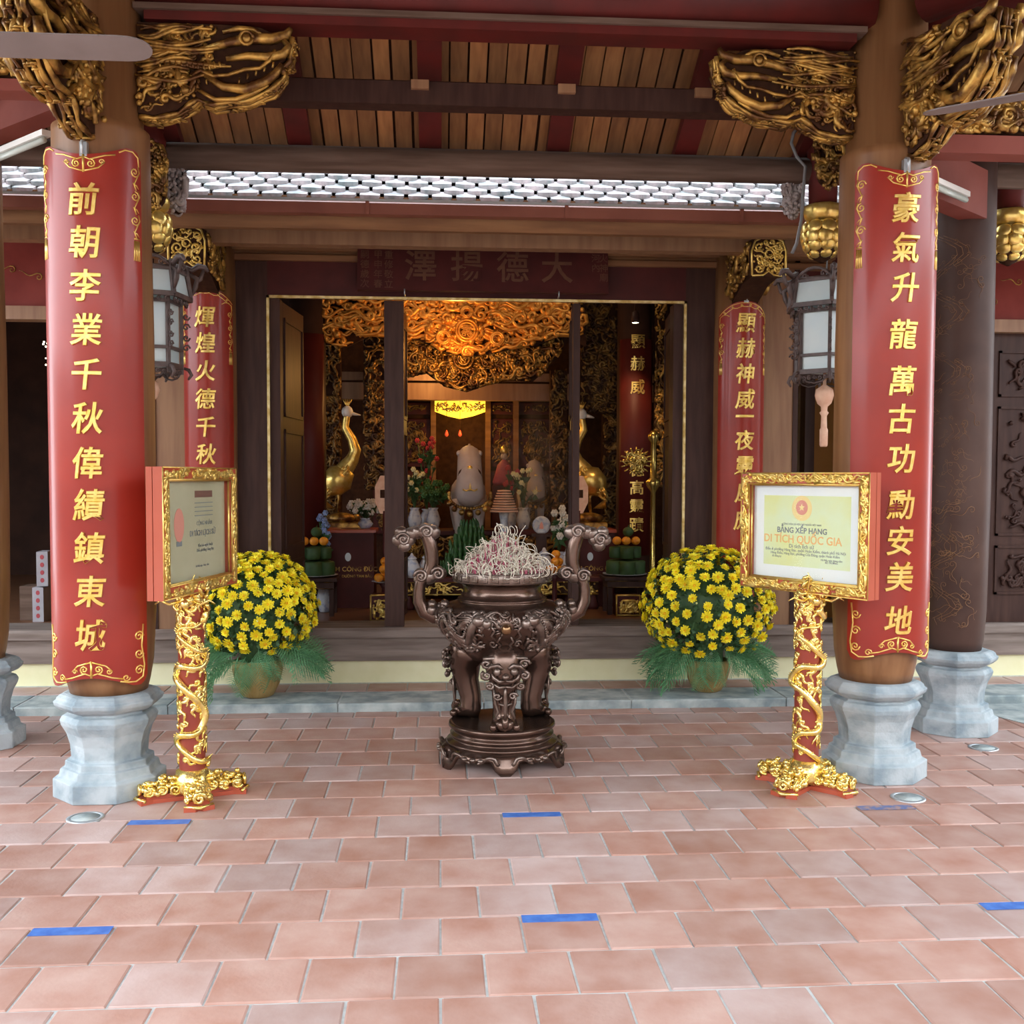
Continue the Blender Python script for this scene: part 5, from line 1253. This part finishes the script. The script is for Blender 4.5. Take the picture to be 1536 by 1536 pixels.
dbox(848,922,796,905,9.7,'maroon donation box with gold lettering at the right, partly behind the burner handle','')
# ---- small tables with stacked offerings
def stool(px,Y,zt,label,w=.42):
    p=at(px,800,Y); t=thing('offering_stool',label,'small table',(p.x,Y,FZ)); h=zt-FZ
    MB().box(-w/2,w/2,-.17,.17,h-.03,h,.006).build('stool_top','darkwood',t); MB().box(-w/2+.03,w/2-.03,-.14,.14,h-.10,h-.03).build('stool_apron','darkwood',t)
    for sx in(-1,1):
        for sy in(-1,1): MB().box(sx*(w/2-.05)-.02,sx*(w/2-.05)+.02,sy*.13-.02,sy*.13+.02,0,h-.1,.004).build('leg','darkwood',t)
    g=MB(plane((0,-.141,0),(1,0,0),(0,-1,0)))
    stroke(g,[(-w/2+.04,h-.04),(w/2-.04,h-.04)],.004,.002,taper=False); stroke(g,[(-w/2+.04,h-.095),(w/2-.04,h-.095)],.004,.002,taper=False); g.build('gilt_line','dimgold',t); return p.x
def pile(x,Y,z,label,side):
    """two tiers of green cakes, red and orange fruit on top"""
    t=thing('plate','flat dish under the green offerings '+side,'plate',(x,Y,z)); MB().lathe([(.0,0),(.09,0),(.20,.014),(.205,.018),(.09,.008),(0,.008)],28,cap=False).build('plate_disc','porcelain',t)
    k=0
    for (zz,n,R,s) in ((.012,5,.11,.075),(.145,4,.085,.062)):
        for i in range(n):
            a=2*PI*i/n-PI/2; mb=MB(); mb.lathe([(s*.85,0),(s,.01),(s,s*1.55),(s*.85,s*1.65)],12); g=mb.build('green_cake','cake',None,(x+R*math.cos(a),Y+R*math.sin(a),z+zz+(.012 if zz>.1 else 0)))
            tag(g,'green wrapped cake, %s tier of the offering pile %s, %s'%(('lower','upper')[zz>.1],side,(('nearest','right front','right rear','left rear','left front'),('nearest','right','rear','left'))[zz>.1][i]),'cake','green cakes '+side+(' lower tier',' upper tier')[zz>.1])
    for i in range(3):
        mb=MB(); mb.sph((0,0,0),.042,14,(1,1,.92)); o=mb.build('orange','orange',None,(x-.085+.085*i,Y-.05,z+.315)); tag(o,('left','middle','right')[i]+' orange of the row on top of the green cakes '+side,'orange','oranges on the offering pile '+side)
    mb=MB(); mb.sph((0,0,0),.05,12,(1,1,.9)); mb.tube([(0,0,.04),(.005,0,.06)],.005,5); tag(mb.build('green_fruit','cake',None,(x+.02,Y-.03,z+.395)),'single green fruit crowning the offering pile '+side,'fruit')
xl=stool(472,9.25,.78,'small dark table holding the left pile of green cakes'); pile(xl,9.25,.782,label='',side='at the left')
xr=stool(938,9.25,.78,'small dark table holding the right pile of green cakes'); pile(xr,9.25,.782,label='',side='at the right')
# little gilded cabinets
def cab(px0,px1,py0,Y,label):
    A=at(px0,py0,Y); B=at(px1,py0,Y); w=B.x-A.x; h=A.z-FZ-.0; t=thing('gilded_chest',label,'chest',((A.x+B.x)/2,Y+.1,FZ))
    MB().box(-w/2,w/2,-.1,.1,0,h,.006).build('chest_body','maroon',t); f=plane((0,-.1,0),(1,0,0),(0,-1,0)); g=MB(f)
    for e in ([(-w/2,0),(-w/2,h)],[(w/2,0),(w/2,h)],[(-w/2,h),(w/2,h)],[(-w/2,.01),(w/2,.01)]): stroke(g,e,.009,.0,taper=False)
    fillcarve(g,[(-w/2+.02,.03),(w/2-.02,.03),(w/2-.02,h-.04),(-w/2+.02,h-.04)],46,.07,random.Random(px0),dw=.004); g.build('gilt_openwork','gold',t)
cab(556,590,893,8.75,'small gilded openwork chest just inside the left of the doorway')
cab(925,960,893,9.0,'small gilded openwork chest under the right offerings')
# oranges on a dish
def oranges(px,py,Y,side,n=6):
    b=at(px,py,Y); t=thing('dish','white dish holding the pile of oranges '+side,'plate',b); MB().lathe([(0,0),(.05,0),(.11,.014),(.05,.008),(0,.008)],24,cap=False).build('dish_disc','porcelain',t)
    MB().lathe([(.05,-(b.z-FZ)),(.06,-(b.z-FZ)+.03),(.025,-(b.z-FZ)*.7),(.02,-.05),(.05,-.001)],14).build('dish_stem','maroon',t)
    sp=[(-.045,-.04,0),(.045,-.04,0),(0,.045,0),(-.0,-.05,.075) ,(.04,.02,.07),(.01,-.01,.14)]
    for i,(x,y,z) in enumerate(sp[:n]):
        o=MB().sph((0,0,0),.042,14,(1,1,.93)).build('orange','orange',None,(b.x+x,Y+y,b.z+.048+z)); tag(o,('lower left orange','lower right orange','hidden rear orange','middle front orange','middle right orange','topmost orange')[i]+' on the dish '+side,'orange','oranges on the dish '+side)
oranges(576,874,9.1,'beside the left door leaf'); oranges(832,862,9.35,'right of the incense burner rim')
# ---- bananas
p=at(705,862,9.6); t=thing('banana_bunch','large upright bunch of green bananas in front of the white horse','fruit',(p.x,9.6,TZ+.001)); r=random.Random(2)
bm=MB(); bm.tube([(0,0,0),(.012,0,.05),(.018,0,.10),(.010,0,.15),(-.004,0,.185),(-.007,0,.20)],[.008,.02,.023,.021,.012,.005],8); bme=bm.mesh('banana','banana')
for row in range(7):
    n=19-row*2
    for i in range(n):
        a=-PI*1.1+PI*1.2*i/(n-1)+r.uniform(-.06,.06); q=.19*(1-row*.13); 
        inst('banana',bme,t,(q*math.cos(a),q*math.sin(a)*.7,.0+row*.062),(Matrix.Rotation(a,3,'Z')@Matrix.Rotation(r.uniform(.0,.3)+ .35-.05*row,3,'Y')).to_euler(),r.uniform(.7,.85))
MB().lathe([(.0,0),(.10,.0),(.09,.2),(.05,.42),(0,.45)],12,cap=False).build('stalk','banana',t)
# ---- stacked votive cone on a vase
p=at(756,768,9.75); t=thing('votive_stack','tapering stack of pale orange votive paper rings beside the white horse','votive paper',p)
for i in range(9):
    rr_=.135-.0088*i; MB().lathe([(rr_*.2,0),(rr_,0),(rr_*.985,.014),(rr_*.2,.018)],24,c=(0,0,.024*i)).build('paper_ring','votive',t)
MB().lathe([(.055,-(p.z-TZ)+.002),(.06,-(p.z-TZ)+.02),(.035,-.1),(.05,-.001)],16).build('glass_stand','porcelain',t)
# ---- vases and blossoms
def vase(px,pyb,Y,label,fm,n,R,hh,seed,zb=None,vm='porcelain',vh=.22,fs=.026):
    b=at(px,pyb,Y); 
    if zb: b.z=zb
    t=thing('flower_vase',label,'flower vase',b); r=random.Random(seed)
    MB().lathe([(.04,0),(.05,.01),(.075,vh*.45),(.05,vh*.8),(.04,vh*.9),(.055,vh)],18).build('vase',vm,t)
    g=MB(); lf=MB()
    for i in range(n):
        a=r.uniform(0,2*PI); q=R*math.sqrt(r.random()); z=vh+hh*r.uniform(.35,1); x,y=q*math.cos(a),q*math.sin(a)
        lf.tube([(0,0,vh*.9),(x*.5,y*.5,vh+(z-vh)*.6),(x,y,z)],.004,4)
        for k in range(4): lf.add([(x*.7,y*.7,z*.8),(x*.7+r.uniform(-.07,.07),y*.7-.04,z*.8+r.uniform(-.05,.06)),(x*.7+r.uniform(-.04,.04),y*.7-.02,z*.8+.05)],[(0,1,2)],False)
        fo=MB(); 
        for k in range(6):
            b_=k*PI/3; fo.sph((fs*.6*math.cos(b_),-.0,fs*.6*math.sin(b_)),fs*.5,5,(1,.6,1))
        fo.sph((0,-.01,0),fs*.4,5); fo.build('blossom',fm,t,(x,y-.01,z))
    lf.build('stems_and_leaves','leaf',t,kind='stuff'); return t
M['yelbloom']=mat('pale_yellow_bloom',(.75,.68,.3),(.85,.8,.5),20,.6); M['redbloom']=mat('red_bloom',(.4,.02,.03),(.55,.05,.06),20,.6); M['whitebloom']=mat('white_bloom',(.6,.58,.52),(.75,.72,.66),20,.6); M['bluebloom']=mat('blue_bloom',(.12,.18,.42),(.3,.38,.6),20,.6)
vase(622,795,10.45,'tall vase of pale yellow blossoms left of the white horse','yelbloom',14,.13,.40,1,SHZ)
vase(650,795,10.45,'leafy green and yellow bouquet close left of the white horse','banana',18,.14,.30,2,SHZ,fs=.035)
vase(785,795,10.45,'loose pale bouquet right of the votive stack','yelbloom',12,.16,.42,3,SHZ)
vase(765,795,10.6,'small red bouquet behind the votive stack','redbloom',10,.09,.42,4,SHZ)
vase(838,862,9.6,'white blossom cluster beside the right door leaf','whitebloom',16,.08,.42,5,TZ,fs=.035)
DB=at(483,796,9.7).z+.011
vase(548,795,9.9,'white orchid spray above the left donation box','whitebloom',26,.17,.16,6,DB,vh=.10,fs=.03)
vase(487,880,9.42,'string of small blue flowers beside the left donation box','bluebloom',26,.05,.62,7,FZ,vh=.3)
vase(640,795,10.66,'red and green flower stand at the left behind the vases','redbloom',16,.12,.75,8,SHZ+.001,vh=.2)
# porcelain
def jar(px,pyb,Y,zb,s,label,m='porcelain'):
    b=at(px,pyb,Y); b.z=zb; t=thing('porcelain_jar',label,'jar',b)
    MB().lathe([(.035*s,0),(.06*s,.04*s),(.075*s,.10*s),(.05*s,.15*s),(.035*s,.17*s)],20).build('jar_body',m,t); MB().lathe([(.042*s,.17*s),(.045*s,.18*s),(.02*s,.20*s),(.008*s,.225*s)],16).build('lid',m,t)
jar(816,866,9.45,TZ,1.2,'white and blue porcelain jar right of the incense heap'); jar(850,866,9.6,TZ,1.1,'porcelain jar behind the right burner handle'); jar(640,866,9.5,TZ,1.0,'porcelain jar left of the bananas'); jar(618,866,9.4,TZ,1.0,'small porcelain jar behind the left burner handle')
p=at(812,802,9.7); t=thing('display_plate','round porcelain plate with red figure on a dark stand right of the incense','plate',(p.x,9.7,p.z))
mb=MB(lambda u,v,w:(u,-w,v+.09)); n=28
mb.add([(q*math.cos(2*PI*i/n),q*math.sin(2*PI*i/n),w) for q,w in((.085,.0),(.085,.012),(.06,.006)) for i in range(n)],[(a*n+i,a*n+(i+1)%n,(a+1)*n+(i+1)%n,(a+1)*n+i) for a in(0,1) for i in range(n)]+[tuple(range(2*n,3*n)),tuple(range(n-1,-1,-1))]); mb.build('plate_disc','porcelain',t)
mb=MB(plane((0,-.008,.09),(1,0,0),(0,-1,0))); mb.prism([(-.02,-.035),(.02,-.035),(.015,.01),(.0,.035),(-.015,.01)],0,.003); mb.build('painted_figure','inkred',t)
MB().box(-.09,.09,-.02,.04,-.02,.012,.004).build('plate_stand','darkwood',t); MB().box(-.05,.05,-.01,.03,-(p.z-TZ)+.001,-.02).build('plate_pedestal','darkwood',t)
# octagonal boards
for px,l in ((576,'pale red octagonal board with a square hole beside the left door leaf'),(869,'pale red octagonal board with a square hole beside the right door leaf')):
    p=at(px,742,9.6); t=thing('octagonal_board',l,'board',(p.x,9.6,p.z)); f=plane((0,0,0),(1,0,0),(0,-1,0))
    mb=MB(f); mb.prism([(.10*math.cos(PI/8+i*PI/4)*.9,.19*math.sin(PI/8+i*PI/4)) for i in range(8)],-.02,.0); mb.build('board_face','votive',t)
    mb=MB(f); mb.box(-.035,.035,-.03,.045,0,.003); mb.build('dark_square','darkcarve',t); MB().tube([(0,.01,-.15),(0,.01,-(p.z-FZ))],.014,8).build('pole','maroon',t)
# brass standard at the right
p=at(980,722,9.3); t=thing('brass_standard','tall brass ritual standard with a fan shaped head inside the right of the doorway','standard',(p.x,9.3,FZ)); k=p.z-FZ
MB().lathe([(.09,0),(.10,.03),(.03,.08),(.022,k-.1),(.06,k-.04),(.07,k),(.03,k+.03),(.028,k+.35),(.05,k+.38),(.055,k+.42),(.02,k+.46)],18).build('stem','brass',t)
g=MB(plane((-.16,0,k+.18),(1,0,0),(0,-1,0))); r=random.Random(6)
for i in range(26):
    a=r.uniform(0,2*PI); stroke(g,spiral(.09*math.cos(a)*r.random(),.09*math.sin(a)*r.random()+.0,.04,1.4,a,1,14),.009,r.uniform(0,.03),taper=False)
for i in range(16):
    a=2*PI*i/16; stroke(g,[(.08*math.cos(a),.08*math.sin(a)),(.15*math.cos(a),.13*math.sin(a))],.012,.01)
g.build('fan_head','brass',t)
# statuette in red
p=at(756,728,11.0); t=thing('altar_statuette','seated statuette in a red robe at the back right of the altar','statue',p)
MB().lathe([(.16,0),(.17,.05),(.13,.18),(.10,.3),(.045,.36),(.03,.38)],18).build('robe','pinkcloth',t); mb=MB(); mb.sph((0,0,.43),.05,12,(1,1,1.2)); mb.build('face','horse',t)
MB().lathe([(.05,.47),(.06,.5),(.045,.56),(.01,.6)],12).build('crown','gold',t); MB().box(-.17,.17,-.12,.12,-(p.z-FZ)/.72,0.0,.01).build('throne','maroon',t); t.scale=(.72,.72,.72)
for px in (670,690):
    p=at(px,655,11.5); t=thing('red_altar_lamp',('left','right')[px>680]+' one of two tiny red altar lamps under the yellow valance','lamp',p,group='red altar lamps'); mb=MB(); mb.lathe([(.008,0),(.022,.02),(.014,.05),(.003,.075)],10); mb.build('lamp_globe',mat('red_lamp',(.6,.05,.02),emit=(1,.12,.03),es=.5),t); MB().tube([(0,0,.07),(0,0,4.3-p.z)],.003,4).build('lamp_cord','darkcarve',t)
# ---- left bay: cartons, sparkling lamp
for i,(px,py,rz,l,m) in enumerate(((64,885,.0,'white carton strip with red printed marks, lower of the two inside the left bay','carton'),(68,850,.12,'white carton with red printed marks, leaning on top of the lower one','carton'),(48,900,.0,'plain dull carton beside the white strips in the left bay','greywood'))):
    p=at(px,918 if i!=1 else 868,9.0); z=FZ if i!=1 else FZ+.30; t=thing('carton',l,'box',(p.x,9.0+(.1 if i==2 else 0),z),rz); w=.045 if i<2 else .10; hh=.29
    mb=MB(); mb.box(-w,w,-.1,.1,0,hh,.004); mb.build('carton_body',m,t)
    if i<2:
        f=plane((0,-.1,0),(1,0,0),(0,-1,0))
        for k in range(4):
            mb=MB(f); mb.prism([(.016*math.cos(a),.02*math.sin(a)+.05+.065*k) for a in [2*PI*j/10 for j in range(10)]],0,.002); mb.build('printed_mark',mat('print_red',(.4,.05,.06)),t)
p=at(73,545,9.4); t=thing('crystal_lamp','small sparkling lamp glimpsed in the dark left bay','lamp',p); r=random.Random(1)
g=MB()
for i in range(9): g.sph((r.uniform(-.04,.04),r.uniform(-.03,.03),r.uniform(-.02,.2)),r.uniform(.006,.012),6)
tag(g.build('bulbs','bulb',t),kind='stuff'); MB().tube([(0,0,.2),(0,0,4.3-p.z)],.006,5).build('lamp_cord','cable',t)
# ---- spotlight fitting
p=at(953,484,9.0); t=thing('spotlight','small ceiling spotlight glowing at the upper right inside the doorway','lamp',(p.x,9.0,p.z)); MB().lathe([(.035,.0),(.04,.03),(.03,.09),(.01,.1)],14).build('lamp_body','darkwood',t); MB().lathe([(.001,-.002),(.028,-.002),(.028,.004)],14).build('lens','bulb',t); MB().tube([(0,0,.09),(0,0,4.3-p.z)],.008,6).build('rod','darkwood',t)
# ---- white notice behind the right couplet board
p=at(1399,575,8.11); t=thing('white_notice','small white notice glimpsed beside the right couplet board','notice',(p.x+.02,8.12,p.z)); MB().box(-.04,.06,-.01,.01,-.14,.14).build('notice_sheet','white',t)
# ---- lamps of the shrine
lamp('canopy_lamp','POINT',(.15,9.1,2.75),13,(1,.42,.08),.06)
lamp('canopy_lamp_back','POINT',(-.1,10.5,2.7),16,(1,.5,.14),.06)
lamp('altar_lamp','POINT',(.3,11.3,2.25),8,(1,.55,.12),.06)
p=at(953,484,9.0); lamp('spot_lamp','SPOT',(p.x,9.0,p.z-.02),25,(1,.6,.3),.03,rot=(math.radians(25),0,math.radians(0)),spot=1.2)
lamp('offering_lamp','POINT',(-.2,9.0,3.6),4,(1,.75,.5),.08); lamp('offering_lamp_right','POINT',(1.2,9.0,3.6),4,(1,.75,.5),.08)

# ---- incense smoke drifting in the right half of the doorway
sm=bpy.data.materials.new('smoke'); sm.use_nodes=True; n=sm.node_tree.nodes; L=sm.node_tree.links.new; n.remove(n['Principled BSDF'])
v=n.new('ShaderNodeVolumeScatter'); v.inputs['Color'].default_value=(.62,.72,1,1); v.inputs['Anisotropy'].default_value=.2
tcn=n.new('ShaderNodeTexCoord'); nz=n.new('ShaderNodeTexNoise'); nz.inputs['Scale'].default_value=2.2; nz.inputs['Detail'].default_value=3; nz.inputs['Distortion'].default_value=1.2
ln=n.new('ShaderNodeVectorMath'); ln.operation='LENGTH'; mp=n.new('ShaderNodeMapping'); mp.inputs['Scale'].default_value=(2.1,4.2,1.25)
L(tcn.outputs['Object'],nz.inputs['Vector']); L(tcn.outputs['Object'],mp.inputs[0]); L(mp.outputs[0],ln.inputs[0])
m1=n.new('ShaderNodeMapRange'); m1.inputs[1].default_value=.35; m1.inputs[2].default_value=1.0; m1.inputs[3].default_value=1; m1.inputs[4].default_value=0; L(ln.outputs['Value'],m1.inputs[0])
m2=n.new('ShaderNodeMapRange'); m2.inputs[1].default_value=.4; m2.inputs[2].default_value=.7; m2.inputs[4].default_value=2.0; L(nz.outputs[0],m2.inputs[0])
mm=n.new('ShaderNodeMath'); mm.operation='MULTIPLY'; L(m1.outputs[0],mm.inputs[0]); L(m2.outputs[0],mm.inputs[1]); L(mm.outputs[0],v.inputs['Density']); L(v.outputs[0],n['Material Output'].inputs['Volume'])
M['smoke']=sm
mb=MB(); mb.sph((0,0,0),1,16,(.5,.25,.85)); o=mb.build('incense_smoke','smoke',None,(.80,8.95,1.75)); tag(o,'faint bluish incense smoke drifting in the right half of the doorway','smoke',kind='stuff')
